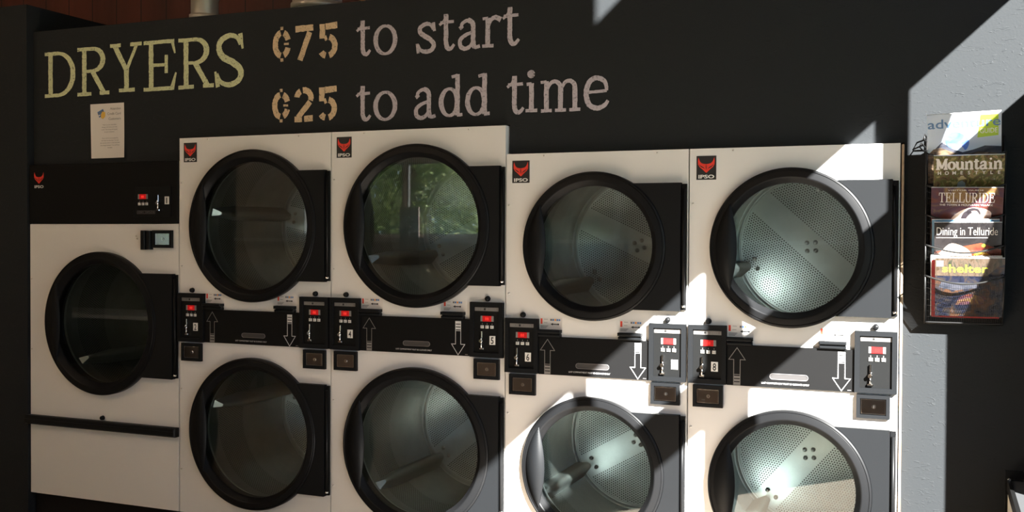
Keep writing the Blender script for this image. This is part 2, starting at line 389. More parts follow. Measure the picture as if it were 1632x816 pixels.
# the wall opposite the dryers, with the window the door glass mirrors
BH = [(-3.0, -1.815, 1.51, 2.24), (-1.775, -.96, 1.51, 2.24), (-4.98, -4.52, 1.28, 1.72)]
def back():
    mb = MB().use('dark_wall'); holes = BH
    xs = sorted({XL, -3.86, XR, *[h[0] for h in holes], *[h[1] for h in holes]}); zs = sorted({0, 1.5, ZC, *[h[2] for h in holes], *[h[3] for h in holes]})
    for x0, x1 in zip(xs, xs[1:]):
        for z0, z1 in zip(zs, zs[1:]):
            cx, cz = (x0+x1)/2, (z0+z1)/2
            if any(h[0] < cx < h[1] and h[2] < cz < h[3] for h in holes): continue
            mb.use('cream_wall' if cx > -3.86 else 'dark_wall').box(x0, x1, YB-.05, YB, z0, z1)
    return mb
struct('wall_front', back(), 'wall opposite the dryers, cream with a dark left end')
for i, h in enumerate(BH):
    w = struct('window_%d' % (10+i), MB().use('window_glass').box(h[0]+.001, h[1]-.001, YB-.047, YB-.042, h[2]+.001, h[3]-.001), 'window in the wall opposite')
    f = obj('window_frame', MB().use('frame_dark').ring(h[0]+.001, h[1]-.001, h[2]+.001, h[3]-.001, .014, YB-.0415, YB+.002), w)
    s = obj('window_sill', MB().use('page_white').box(h[0]-.02, h[1]+.02, YB+.0005, YB+.09, h[2]-.03, h[2]+.008), w)
struct('trim_2', MB().use('page_white').box(-3.85, XR-.002, YB+.001, YB+.05, 1.44, 1.475), 'white rail along the wall opposite')
struct('trim_3', MB().use('page_white').box(.40, .45, YB+.001, YB+.04, 1.48, 2.4), 'white upright on the wall opposite')
struct('ground', MB().use('ground_grass').box(-30, 30, -40, YB-.09, -.3, -.1), 'grassy ground outside')

# ------------------------------------------------------------------ dryers
def plate_hole(mb, x0, x1, z0, z1, cx, cz, r, y0, y1, n=96):
    """front sheet with a round opening and its thickness"""
    ang = [2*pi*i/n for i in range(n)]+[math.atan2(z-cz, x-cx) % (2*pi) for x in (x0, x1) for z in (z0, z1)]
    ang = sorted(set(round(a, 6) for a in ang)); n = len(ang); out = []; inn = []
    for a in ang:
        c, s = cos(a), sin(a); t = 1e9
        if c > 1e-9: t = min(t, (x1-cx)/c)
        if c < -1e-9: t = min(t, (x0-cx)/c)
        if s > 1e-9: t = min(t, (z1-cz)/s)
        if s < -1e-9: t = min(t, (z0-cz)/s)
        out.append((cx+c*t, cz+s*t)); inn.append((cx+c*r, cz+s*r))
    a = mb.add([(x, y0, z) for x, z in out]); b = mb.add([(x, y0, z) for x, z in inn]); c = mb.add([(x, y1, z) for x, z in out]); d = mb.add([(x, y1, z) for x, z in inn])
    for i in range(n):
        j = (i+1) % n
        mb.face([a+i, a+j, b+j, b+i]); mb.face([c+j, c+i, d+i, d+j]); mb.face([b+i, b+j, d+j, d+i]); mb.face([a+j, a+i, c+i, c+j])
    return mb
DEPTH = .92
def cabinet(w, z0, z1, doors, R, band=None):
    """white sheet-metal body: front sheets with round openings, sides, top, back"""
    mb = MB().use('white_enamel'); t = .006
    zs = [z0]+([band[0], band[1]] if band else [])+[z1]
    cuts = [(zs[0], zs[1])] if not band else [(zs[0], zs[1]), (zs[2], zs[3])]
    for (a, b), (cx, cz) in zip(cuts, doors): plate_hole(mb, .001, w-.001, a, b, cx, cz, R-.03, 0, t)
    if band: mb.box(.001, w-.001, 0, t, band[0], band[1])
    mb.box(.001, .007, t, DEPTH, z0, z1).box(w-.007, w-.001, t, DEPTH, z0, z1).box(.007, w-.007, t, DEPTH, z1-.006, z1).box(.007, w-.007, DEPTH-.006, DEPTH, z0, z1-.006).box(.007, w-.007, t, DEPTH-.006, z0, z0+.006)
    return mb
def rim(R, Rg):
    mb = MB().use('rim_plastic')
    for prof in ([(R-.031, -.0005), (R, -.0005), (R+.0005, -.024), (R-.0015, -.0285)], [(R-.0015, -.0285), (R-.005, -.031), (R-.0075, -.0315)], [(R-.0075, -.0315), (R-.0085, -.0295), (R-.0105, -.0295), (R-.0115, -.0325)],
                 [(R-.0115, -.0325), (R-.022, -.0350), (R-.031, -.0365)], [(R-.031, -.0365), (R-.0345, -.0360), (R-.037, -.033)], [(R-.037, -.033), (Rg+.004, -.017), (Rg, -.012), (Rg, .002), (Rg+.006, .004), (Rg+.006, .03), (R-.031, .03), (R-.031, -.0005)]):
        mb.lathe(prof, n=128)
    return mb
def glass_disc(Rg):
    return MB().use('door_glass').rod(0, 0, Rg-.0005, -.0085, -.0035, 96)
def grip(R, Rg):
    mb = MB().use('black_plastic'); n = 28; ro = R-.024; A = math.radians(37)
    L = [(ro*cos(pi-A+2*A*i/n), ro*sin(pi-A+2*A*i/n)) for i in range(n+1)]
    t0 = L[0]; mid = -Rg*.79
    Rr = []
    for i in range(n+1):
        f = i/n; z = L[i][1]; k = sin(pi*f)
        edge = t0[0]+(mid-t0[0])*(k**1.15)
        Rr.append((max(edge, L[i][0]+.0005), z))
    # front swells towards the free edge like a lifted leaf
    fr = mb.add([(x, -.0395, z) for x, z in L]); fi = mb.add([(x, -.0395-.010*sin(pi*i/n), z) for i, (x, z) in enumerate(Rr)])
    br = mb.add([(x, -.030, z) for x, z in L]); bi = mb.add([(x, -.034-.008*sin(pi*i/n), z) for i, (x, z) in enumerate(Rr)])
    mb.smooth = True
    for i in range(n):
        mb.face([fr+i+1, fr+i, fi+i, fi+i+1]); mb.face([br+i, br+i+1, bi+i+1, bi+i]); mb.face([fi+i+1, fi+i, bi+i, bi+i+1]); mb.face([fr+i, fr+i+1, br+i+1, br+i])
    return mb
def hinge_panel(R, xr, hh):
    a = math.asin(hh/(R+.001)); n = 24
    pts = [((R+.001)*cos(a-2*a*i/n), (R+.001)*sin(a-2*a*i/n)) for i in range(n+1)]+[(xr, -hh), (xr, hh)]
    mb = MB().use('black_plastic').prism(pts[::-1][:0]+pts, -.026, -.0005)
    return mb
def hinge_rod(x0, x1, hh):
    xm = (x0+x1)/2; mb = MB().use('rim_plastic').box(x0, x1, -.012, -.0005, -hh+.004, hh-.004)
    mb.tube([(xm, -.017, -hh+.022), (xm, -.017, hh-.022)], .0062, 12)
    mb.use('chrome').tube([(xm, -.017, -hh+.014), (xm, -.017, -hh+.0215)], .0075, 12)
    return mb
DR = .312
def drum():
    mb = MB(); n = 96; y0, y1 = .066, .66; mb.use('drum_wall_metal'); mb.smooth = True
    ys = [y0, .36, y1]
    b = mb.add([(DR*cos(2*pi*i/n), y, DR*sin(2*pi*i/n)) for y in ys for i in range(n)])
    for k in range(2):
        for i in range(n):
            j = (i+1) % n; u0, u1 = DR*2*pi*i/n, DR*2*pi*(i+1)/n; v0, v1 = ys[k]-y0, ys[k+1]-y0
            mb.face([b+k*n+j, b+k*n+i, b+(k+1)*n+i, b+(k+1)*n+j], [(u1, v0), (u0, v0), (u0, v1), (u1, v1)])
    return mb
def drum_back():
    mb = MB().use('drum_metal'); n = 96; mb.lathe([(DR-.0005, .652), (.299, .655), (.2955, .648), (.2925, .655), (.288, .650)], n=n)
    mb.use('drum_plate_metal'); mb.smooth = True
    rs = [.288, .15, .02]; b = mb.add([(r*cos(2*pi*i/n), .650-.004*(1-r/.288), r*sin(2*pi*i/n)) for r in rs for i in range(n)])
    P = [(r*cos(2*pi*i/n), r*sin(2*pi*i/n)) for r in rs for i in range(n)]
    for k in range(2):
        for i in range(n):
            j = (i+1) % n; q = [k*n+i, k*n+j, (k+1)*n+j, (k+1)*n+i]; mb.face([b+t for t in q], [P[t] for t in q])
    q = list(range(2*n, 3*n)); mb.face([b+t for t in q], [P[t] for t in q])
    return mb
def bulkhead(Rg):
    return MB().use('dark_rubber').lathe([(Rg+.0065, .0045), (Rg+.0065, .03), (Rg+.008, .045)], n=96).use('drum_metal').lathe([(Rg+.008, .045), (Rg+.014, .064), (DR-.001, .066)], n=96)
def rib(a):
    """hollow sheet lifter along the drum wall at angle a"""
    mb = MB().use('drum_metal'); c, s = cos(a), sin(a); sec = [(DR-.001, -.036), (DR-.040, -.019), (DR-.052, -.013), (DR-.055, 0), (DR-.052, .013), (DR-.040, .019), (DR-.001, .036)]
    def P(r, t, y): return (r*c-t*s, y, r*s+t*c)
    f = mb.add([P(DR-.001-(DR-.001-r)*.55, t*.5, .10+.03*((DR-r)/.055)) for r, t in sec]); m_ = mb.add([P(r, t, .26) for r, t in sec]); g2 = mb.add([P(r, t, .645) for r, t in sec]); n = len(sec); mb.smooth = True
    for i in range(n-1): mb.face([f+i, f+i+1, m_+i+1, m_+i]); mb.face([m_+i, m_+i+1, g2+i+1, g2+i])
    mb.smooth = False; mb.face([f+i for i in range(n)]); mb.face([g2+i for i in reversed(range(n))]); return mb
def bolt(): return MB().use('steel_screw').lathe([(.0005, .0), (.004, .001), (.0062, .003), (.0062, .005), (.0095, .0055), (.0095, .008)], n=12)
def screw(): return MB().use('steel_screw').lathe([(.0004, -.0032), (.003, -.0028), (.0042, -.001), (.0042, .0005)], n=12).use('ink_black').rect(-.0026, .0026, -.0005, .0005, -.0034)
def knob(): return MB().use('rim_plastic').lathe([(.0005, -.016), (.007, -.0155), (.0095, -.012), (.0095, -.006), (.011, -.004), (.011, .0)], n=20)

def emblem(mb, cx, cz, w, y, ground=True):
    """horned red mask over the maker's four letters"""
    h = w*1.2
    if ground: mb.use('ink_black').bbox(cx-w/2, cx+w/2, y, 0, cz-h/2, cz+h/2, .0004)
    k = w*.93; oz = cz+h*.05; yy = y-.0005
    half = [(-.43, .50), (-.455, .30), (-.445, .12), (-.36, -.02), (-.26, -.10), (-.15, -.20), (-.05, -.30), (0, -.33), (0, .14), (-.13, .15), (-.24, .18), (-.33, .26), (-.38, .36)]
    mb.use('emblem_red'); mb.flat([(cx+a*k, oz+b*k) for a, b in half], yy); mb.flat([(cx-a*k, oz+b*k) for a, b in half][::-1], yy)
    mb.use('ink_black')
    for sgn in (1, -1):
        eye = [(-.39, .13), (-.30, .05), (-.14, -.04), (-.06, -.17), (-.13, -.10), (-.27, -.03), (-.35, .05)]
        q = [(cx+sgn*a*k, oz+b*k) for a, b in eye]; mb.flat(q if sgn > 0 else q[::-1], yy-.0004)
        q = [(cx+sgn*a*k, oz+b*k) for a, b in [(-.025, .15), (-.035, -.06), (-.012, -.2), (-.008, .0)]]; mb.flat(q if sgn > 0 else q[::-1], yy-.0004)
    mb.use('plate_white').text('IPSO', cx, cz-h*.44, h*.15, yy, bold=.03, width=w*.80)
    return mb
def ctrl_panel(w, z0, z1):
    mb = MB().use('black_plastic'); x1 = w
    m = .017
    for a in ((0, x1, z0, z0+m), (0, x1, z1-m, z1), (0, m, z0+m, z1-m), (x1-m, x1, z0+m, z1-m)): mb.box(a[0], a[1], -.020, -.0005, a[2], a[3])
    mb.use('recess_plate').box(m, x1-m, -.012, -.0005, z0+m, z1-m)
    return mb
def label_strip(x0, x1, z0, z1, y):
    mb = MB().use('print_grey').rect(x0, x1, z0, z1, y); n = 6; w = (x1-x0)/n
    for i in range(n):
        mb.use('ink_grey').outline([(x0+i*w+.0015, z0+.002), (x0+(i+1)*w-.0015, z0+.002), (x0+(i+1)*w-.0015, z1-.002), (x0+i*w+.0015, z1-.002)], .0012, y-.0004)
        c = x0+(i+.5)*w; zc = (z0+z1)/2
        mb.use('ink_black' if i == 2 else 'ink_grey')
        (mb.rect(c-.004, c+.004, zc-.004, zc+.004, y-.0004) if i == 2 else mb.disc(c, zc, .0035, y-.0004, 10) if i % 2 else mb.rect(c-.004, c+.004, zc-.001, zc+.001, y-.0004))
    return mb
def display(x0, x1, z0, z1, y):
    mb = MB().use('print_grey').box(x0, x0+.009, y-.002, y, z0, z1).box(x1-.009, x1, y-.002, y, z0, z1).use('display_red').box(x0+.009, x1-.009, y-.003, y, z0, z1)
    mb.use('display_segment')
    return mb.text('88', (x0+x1)/2, z0+.005, (z1-z0)-.010, y-.0034, bold=-.01)
def button(y): return MB().use('print_grey').rect(-.0012, .0012, .009, .015, y-.0004).use('button_grey').bbox(-.0068, .0068, y-.004, y, -.0055, .0065, .0015).use('ink_grey').rect(-.003, .003, -.001, .0005, y-.0045)
def coin_slot(y):
    """chrome coin chute: upright blade, round cheek, stem and return lip"""
    mb = MB().use('chrome').bbox(-.0028, .0028, y-.010, y, .004, .037, .001)
    mb.tube([(0, y-.004, -.002), (-.001, y-.018, -.001)], [.0085, .0065], 12).tube([(-.002, y-.014, .0), (.004, y-.016, .012)], .003, 8)
    mb.tube([(0, y-.008, -.004), (0, y-.010, -.028)], .0032, 8).bbox(-.0095, .0095, y-.011, y, -.036, -.029, .002)
    return mb
def number_plate(d, y):
    mb = MB().use('plate_white').bbox(-.0125, .0125, y-.0015, y, -.0175, .0175, .0005)
    if d: mb.use('ink_black').text(d, 0, -.0135, .027, y-.0019, bold=.015, width=.0055 if d == '1' else .0125)
    return mb
def lint_panel(x0, x1, z0, z1, aL, aR, hx):
    mb = MB().use('black_panel').bbox(x0, x1, -.011, -.0005, z0, z1, .0015)
    yy = -.0115
    def arrow(cx, up):
        h = z1-z0; a = z0+.003; b = z1-.010; s = 1 if up else -1
        def Z(f): return (a+f*(b-a)) if up else (b-f*(b-a))
        pts = [(cx, Z(1)), (cx-.0295, Z(.68)), (cx-.0115, Z(.68)), (cx-.0115, Z(0)), (cx+.0115, Z(0)), (cx+.0115, Z(.68)), (cx+.0295, Z(.68))]
        mb.use('print_grey' if up else 'print_white').outline(pts if up else pts[::-1], .0021, yy)
        for i in range(4): 
            q = [Z(.01+.085*i), Z(.01+.085*i+.06)]; mb.rect(cx-.0115, cx+.0115, min(q), max(q), yy) if i < 3 else mb.rect(cx-.0115, cx+.0115, min(Z(.27), Z(.285)), max(Z(.27), Z(.285)), yy)
    arrow(aL, True); arrow(aR, False)
    mb.use('print_white').text('LINT COMPARTMENT MUST BE CLEANED DAILY', (hx[0]+hx[1])/2-.012, z0+.0125, .0062, yy, width=.165)
    mb.use('print_grey').rect(x1-.022, x1-.010, z0+.005, z0+.007, yy)
    return mb
def lint_grip(x0, x1, z0, z1, y):
    """oblong finger pull: raised lip around a dished grey bottom"""
    r = (z1-z0)/2; zc = (z0+z1)/2; n = 10
    o = [(x1-r+r*cos(-pi/2+pi*i/n), zc+r*sin(-pi/2+pi*i/n)) for i in range(n+1)]+[(x0+r+r*cos(pi/2+pi*i/n), zc+r*sin(pi/2+pi*i/n)) for i in range(n+1)]
    mb = MB().use('pull_grey').flat(o, y); mb.use('ink_grey'); m = len(o)
    for i in range(m):
        p, q = o[i], o[(i+1) % m]
        mb.tube([(p[0], y-.001, p[1]), (q[0], y-.001, q[1])], .0012, 4)
    return mb
def card_slot(w, z0, z1):
    """card swipe housing: upper jaw, slot, lower jaw"""
    h = z1-z0
    return MB().use('black_plastic').bbox(0, w, -.030, -.0005, z0+h*.55, z1, .003).bbox(.001, w-.001, -.024, -.0005, z0, z0+h*.40, .003).use('ink_black').box(.003, w-.003, -.016, -.0005, z0+h*.40, z0+h*.55)
def card_sticker(w, h):
    y = -.0006
    mb = MB().use('sticker_paper').box(0, w, y, 0, 0, h); y -= .0004
    mb.use('sticker_red').rect(.004, .012, h*.45, h*.92, y).use('ink_grey').rect(.018, .034, h*.84, h*.87, y).rect(.018, .032, h*.55, h*.58, y)
    for i, m in enumerate(('ink_grey', 'sticker_blue', 'sticker_orange', 'sticker_blue', 'sticker_blue')): mb.use(m).rect(.044+i*.0085, .051+i*.0085, h*.74, h*.90, y)
    mb.use('ink_black').flat([(.045, h*.45), (.055, h*.34), (.055, h*.41), (.075, h*.41), (.075, h*.49), (.055, h*.49), (.055, h*.56)], y).disc(.077, h*.45, .0035, y, 12)
    for i in range(3): mb.use('ink_grey').rect(.004, .036-.004*i, h*(.28-.09*i), h*(.32-.09*i), y)
    return mb
def coin_box(w, h):
    m = .012
    mb = MB().use('black_plastic')
    for a in ((0, w, 0, m), (0, w, h-m, h), (0, m, m, h-m), (w-m, w, m, h-m)): mb.box(a[0], a[1], -.016, -.0005, a[2], a[3])
    return mb.use('ink_black').box(m, w-m, -.004, -.0005, m, h-m)
def coin_door(w, h):
    a, b = w/2, h/2
    mb = MB().use('dark_chrome').bbox(.016-a, a-.016, -.0050, .0015, .016-b, b-.016, .0015)
    mb.use('chrome').ring(.0145-a, a-.0145, .0145-b, b-.0145, .0022, -.006, .0015)
    return mb
def coin_lock(w, h):
    return MB().use('chrome').rod(w*.52, h*.5, .0068, -.0135, -.0105, 16).use('ink_black').rect(w*.52-.001, w*.52+.001, h*.5-.004, h*.5+.004, -.0138).use('print_grey').text('coin', w*.36, h*.30, .006, -.0104)
def doorset(parent, model, cx, cz, R, Rg, xr, rodx, hh, ang):
    d = obj('door', lambda: rim(R, Rg), parent, ('rim', model), (cx, 0, cz))
    obj('door_glass', lambda: glass_disc(Rg), d, ('glass', model)); obj('handle', lambda: grip(R, Rg), d, ('grip', model))
    obj('hinge_cover', lambda: hinge_panel(R, xr-cx, hh), d, ('hinge', model)); obj('hinge_rod', lambda: hinge_rod(rodx[0]-cx, rodx[1]-cx, hh), d, ('rod', model))
    obj('drum_opening', lambda: bulkhead(Rg), parent, ('bulk', model), (cx, 0, cz))
    dr = obj('drum', drum, parent, 'drum', (cx, 0, cz), (0, -math.radians(ang), 0))
    obj('drum_back', drum_back, dr, 'drum_back')
    for k in range(3): obj('rib', lambda: rib(2*pi*k/3), dr, ('rib', k))
    for bx, bz in ((.024, 0), (-.024, 0), (0, .024), (0, -.024), (.235, .022), (.235, -.022), (-.1175+.019, .2035+.011), (-.1175-.019, .2035-.011), (-.1175+.019, -.2035-.011), (-.1175-.019, -.2035+.011)):
        obj('bolt', bolt, dr, 'bolt', (bx, .638, bz))
def controls(parent, key, x, w, z0, z1, digit, right):
    c = obj('control_panel', lambda: ctrl_panel(w, 0, z1-z0), parent, ('ctrl', key), (x, 0, z0)); h = z1-z0; y = -.0123
    obj('icon_strip', lambda: label_strip(.019, w-.0185, h-.035, h-.0205, y), c, ('strip', key))
    obj('display', lambda: display(.045, .101, h-.076, h-.054, y), c, ('disp', key))
    for i in range(3): obj('button', lambda: button(y), c, 'button', (.052+.021*i, 0, h-.098))
    obj('coin_slot', lambda: coin_slot(y), c, 'coin', (.052, 0, h-.152))
    if digit is not None: obj('number_plate', lambda: number_plate(digit, y), c, None, (.096, 0, h-.150))
def stack(model, x, label, angs, digits, group, tilts):
    t = thing('stacked_dryer', label, 'dryer', (x, 0, 0), group)
    if model == 'A': w, top, R, Rg, cx, cu, cl, hh = .797, A_TOP, .3325, .279, .4066, 1.5356, .6266, .2365; p0, p1, l0, l1 = 1.016, 1.234, 1.0165, 1.164; xr, rod = .779, (.781, .7965)
    else: w, top, R, Rg, cx, cu, cl, hh = B_W-.003, B_TOP, .2823, .2285, .3628, 1.4586, .6049, .2355; p0, p1, l0, l1 = .963, 1.1755, .9615, 1.108; xr, rod = .700, (.702, .7195)
    mid = (p0+l1)/2
    obj('cabinet', lambda: cabinet(w, .24, top, [(cx, cl), (cx, cu)], R, (p0-.02, l1-.02)), t, ('cab', model))
    obj('plinth', lambda: MB().use('plinth_black').box(.004, w-.004, .03, DEPTH-.01, 0, .2395), t, ('plinth', model))
    doorset(t, model, cx, cu, R, Rg, xr, rod, hh, angs[0]); doorset(t, model, cx, cl, R, Rg, xr, rod, hh, angs[1])
    pw = .142 if model == 'A' else .1385; xl = .0035; xrp = w-pw-.0025
    controls(t, model, xl, pw, p0, p1, digits[0], 0); controls(t, model, xrp, pw, p0, p1, digits[1], 1)
    a, b = xl+pw+.001, xrp-.001
    L = obj('lint_panel', lambda: lint_panel(a, b, l0, l1, a+.044 if model == 'A' else a+.037, b-.053 if model == 'A' else b-.042, (.35, .47) if model == 'A' else (.296, .427)), t, ('lint', model))
    hx = (.35, .472, l0+.031, l0+.050) if model == 'A' else (.296, .428, l0+.030, l0+.050)
    obj('finger_pull', lambda: lint_grip(*hx, -.0113), L, ('pull', model))
    cw = .100 if model == 'A' else .092
    for xx, lo in ((a, 0), (b-cw-.026, 1)):
        obj('card_slot', lambda: card_slot(cw, 0, .027), t, ('slot', model), (xx, 0, l1+.0005)); obj('card_sticker', lambda: card_sticker(cw+.002, .045), t, ('stick', model), (xx, -.0001, l1+.028))
    for xx, zz, k in ((.021, p0-.0865, 0), (w-.129 if model == 'A' else .590, p0-.0875, 1)):
        cb = obj('coin_box', lambda: coin_box(.109, .080), t, 'coin_box', (xx, 0, zz))
        obj('coin_door', lambda: coin_door(.109, .080), cb, 'coin_door', (.0545, -.006, .040), rot=(math.radians(tilts[k][0]), 0, math.radians(tilts[k][1]))); obj('lock', lambda: coin_lock(.109, .080), cb, 'lock')
    for xx in (.0745, w-.0735): obj('knob', knob, t, 'knob', (xx, 0, p1+.0135))
    obj('badge', lambda: emblem(MB(), 0, 0, .0725, -.0012), t, 'badge', (.0615, 0, top-.065 if model == 'A' else top-.070))
    for sx, sz in ((.158, top-.009), (w-.16 if model == 'A' else w-.118, top-.010), (.0125, top-.20), (.0135, 1.355 if model == 'A' else 1.271), (.0115, .80), (.0115, .436)): obj('screw', screw, t, 'screw', (sx, 0, sz))
    return t
G = 'stacked dryers along the black wall'
stack('A', .0015, 'white stacked dryer with tall cabinet, numbered 2, right beside the single dryer', (168, 162), ('2', None), G, ((0, 2), (0, 0)))
stack('A', .8015, 'white stacked dryer with tall cabinet, numbered 4 and 5, mirroring trees in its top door', (207, 220), ('4', '5'), G, ((0, 1), (0, 0)))
stack('B', 1.6015, 'white stacked dryer with shorter cabinet, numbered 6, below the word time', (335, 210), ('6', ''), G, ((0, 0), (0, 0)))
stack('B', 1.6+B_W+.0015, 'white stacked dryer with shorter cabinet, numbered 8, next to the magazine rack', (318, 230), ('8', None), G, ((1, -2), (0, 0)))

def single():
    w = .898; t = thing('single_dryer', 'white single dryer with black top panel, numbered 1, at the left end', 'dryer', (-.901, 0, 0))
    cx, cz, R, Rg, hh = .455, 1.080, .335, .279, .2385
    def cab():
        mb = MB().use('white_enamel'); plate_hole(mb, .001, w-.001, .600, 1.5445, cx, cz, R-.03, 0, .006)
        return mb.box(.001, .007, .006, DEPTH, .24, S_TOP).box(w-.007, w-.001, .006, DEPTH, .24, S_TOP).box(.007, w-.007, .006, DEPTH, S_TOP-.006, S_TOP).box(.007, w-.007, DEPTH-.006, DEPTH, .24, S_TOP-.006).box(.007, w-.007, .006, DEPTH-.006, .24, .246)
    obj('cabinet', cab, t); obj('plinth', MB().use('plinth_black').box(.004, w-.004, .03, DEPTH-.01, 0, .2395), t)
    lp = obj('lower_panel', MB().use('white_enamel').bbox(.001, w-.001, -.001, .005, .2405, .5985, .001), t)
    bar = MB().use('black_plastic').bbox(-.003, w+.002, -.034, -.0015, .580, .622, .006); bar.use('rim_plastic').box(0, w, -.0365, -.034, .596, .606)
    obj('trim_bar', bar, t)
    tp = obj('top_panel', MB().use('black_panel').bbox(.001, w-.001, -.004, .005, 1.5465, S_TOP, .001), t)
    obj('badge', emblem(MB(), .0635, 1.757, .0725, -.0045, False), t)
    doorset(t, 'S', cx, cz, R, Rg, .880, (.882, .8965), hh, 100)
    y = -.0067
    c = obj('control_panel', MB().use('recess_plate').box(.649, .857, y, -.0045, 1.580, 1.712).use('black_plastic').ring(.645, .861, 1.576, 1.716, .004, -.0085, -.0045), t)
    obj('display', display(.672, .728, 1.659, 1.681, y), c)
    for i in range(3): obj('button', lambda: button(y), c, 'button_s', (.680+.021*i, 0, 1.636))
    obj('icon_strip', label_strip(.664, .771, 1.590, 1.607, y), c)
    obj('coin_slot', lambda: coin_slot(y), c, None, (.793, 0, 1.640)); obj('number_plate', number_plate('1', y), c, None, (.8375, 0, 1.652))
    obj('card_slot', MB().use('black_plastic').bbox(.703, .727, -.030, -.0005, 1.427, 1.515, .003).bbox(.7305, .753, -.024, -.0005, 1.428, 1.514, .003).use('ink_black').box(.727, .7305, -.014, -.0005, 1.43, 1.512), t)
    obj('card_sticker', MB().use('sticker_paper').box(.685, .7025, -.0006, -.0001, 1.425, 1.500).use('sticker_red').rect(.687, .701, 1.427, 1.437, -.001).use('ink_grey').rect(.688, .700, 1.478, 1.495, -.001).rect(.690, .700, 1.455, 1.458, -.001).rect(.690, .700, 1.447, 1.449, -.001), t)
    cb = obj('coin_box', lambda: coin_box(.109, .080), t, 'coin_box', (.760, 0, 1.436))
    obj('coin_door', lambda: coin_door(.109, .080), cb, 'coin_door', (.0545, -.006, .040)); obj('lock', lambda: coin_lock(.109, .080), cb, 'lock')
    obj('knob', knob, t, 'knob', (.455, 0, .635))
    for sx, sz in ((.0105, 1.28), (.0105, .94), (.655, 1.49), (.660, 1.478)): obj('screw', screw, t, 'screw', (sx, 0, sz))
single()

# ------------------------------------------------------------------ painted lettering on the black wall
rnd = random.Random(3)
def smooth(pts, n=7):
    P = [pts[0]]+list(pts)+[pts[-1]]; out = []
    for i in range(1, len(P)-2):
        a, b, c, d = [Vector(q) for q in P[i-1:i+3]]
        for k in range(n):
            t = k/n; out.append(.5*((2*b)+(-a+c)*t+(2*a-5*b+4*c-d)*t*t+(-a+3*b-3*c+d)*t**3))
    out.append(Vector(P[-2])); return out
class Pen:
    def __init__(s, mb, y, rough=.10): s.mb, s.y, s.rough = mb, y, rough
    def at(s, x0, z1, x1, z0): s.b = (x0, z0, x1, z1); return s
    def m(s, p): x0, z0, x1, z1 = s.b; return (x0+p[0]*(x1-x0), z0+p[1]*(z1-z0))
    def ln(s, pts, w, w2=None, curve=False, n=7):
        s.y -= .00004                                # each stroke of paint lies a hair over the last
        P = [s.m(p) for p in pts]
        if curve: P = [tuple(v) for v in smooth(P, n)]
        else:                                     # subdivide so that the brushed edge can wander
            Q = []
            for a, b in zip(P, P[1:]):
                L = math.dist(a, b); k = max(1, int(L/.012))
                Q += [(a[0]+(b[0]-a[0])*i/k, a[1]+(b[1]-a[1])*i/k) for i in range(k)]
            P = Q+[P[-1]]
        w2 = w if w2 is None else w2; n = len(P); L, R = [], []
        for i, p in enumerate(P):
            a, b = P[max(0, i-1)], P[min(n-1, i+1)]; d = Vector((b[0]-a[0], b[1]-a[1]))
            if d.length < 1e-9: d = Vector((1, 0))
            d.normalize(); f = i/(n-1) if n > 1 else 0
            ww = w+(w2-w)*f if not callable(w) else w(f); h = ww/2
            L.append((p[0]-d.y*h*(1+rnd.uniform(-1, 1)*s.rough), p[1]+d.x*h*(1+rnd.uniform(-1, 1)*s.rough))); R.append((p[0]+d.y*h*(1+rnd.uniform(-1, 1)*s.rough), p[1]-d.x*h*(1+rnd.uniform(-1, 1)*s.rough)))
        mb = s.mb; b0 = mb.add([(x, s.y, z) for x, z in L]); b1 = mb.add([(x, s.y, z) for x, z in R])
        for i in range(n-1): mb.face([b1+i, b1+i+1, b0+i+1, b0+i])
        return s
    def loop(s, cx, cz, rx, rz, wt, wn, a0=0, a1=360):
        n = 30; pts = [(cx+rx*cos(math.radians(a0+(a1-a0)*i/n)), cz+rz*sin(math.radians(a0+(a1-a0)*i/n))) for i in range(n+1)]
        return s.ln(pts, lambda f: wn+(wt-wn)*abs(cos(math.radians(a0+(a1-a0)*f)))) if True else s
def ring_pts(cx, cz, rx, rz, a0, a1, n=24): return [(cx+rx*cos(math.radians(a0+(a1-a0)*i/n)), cz+rz*sin(math.radians(a0+(a1-a0)*i/n))) for i in range(n+1)]
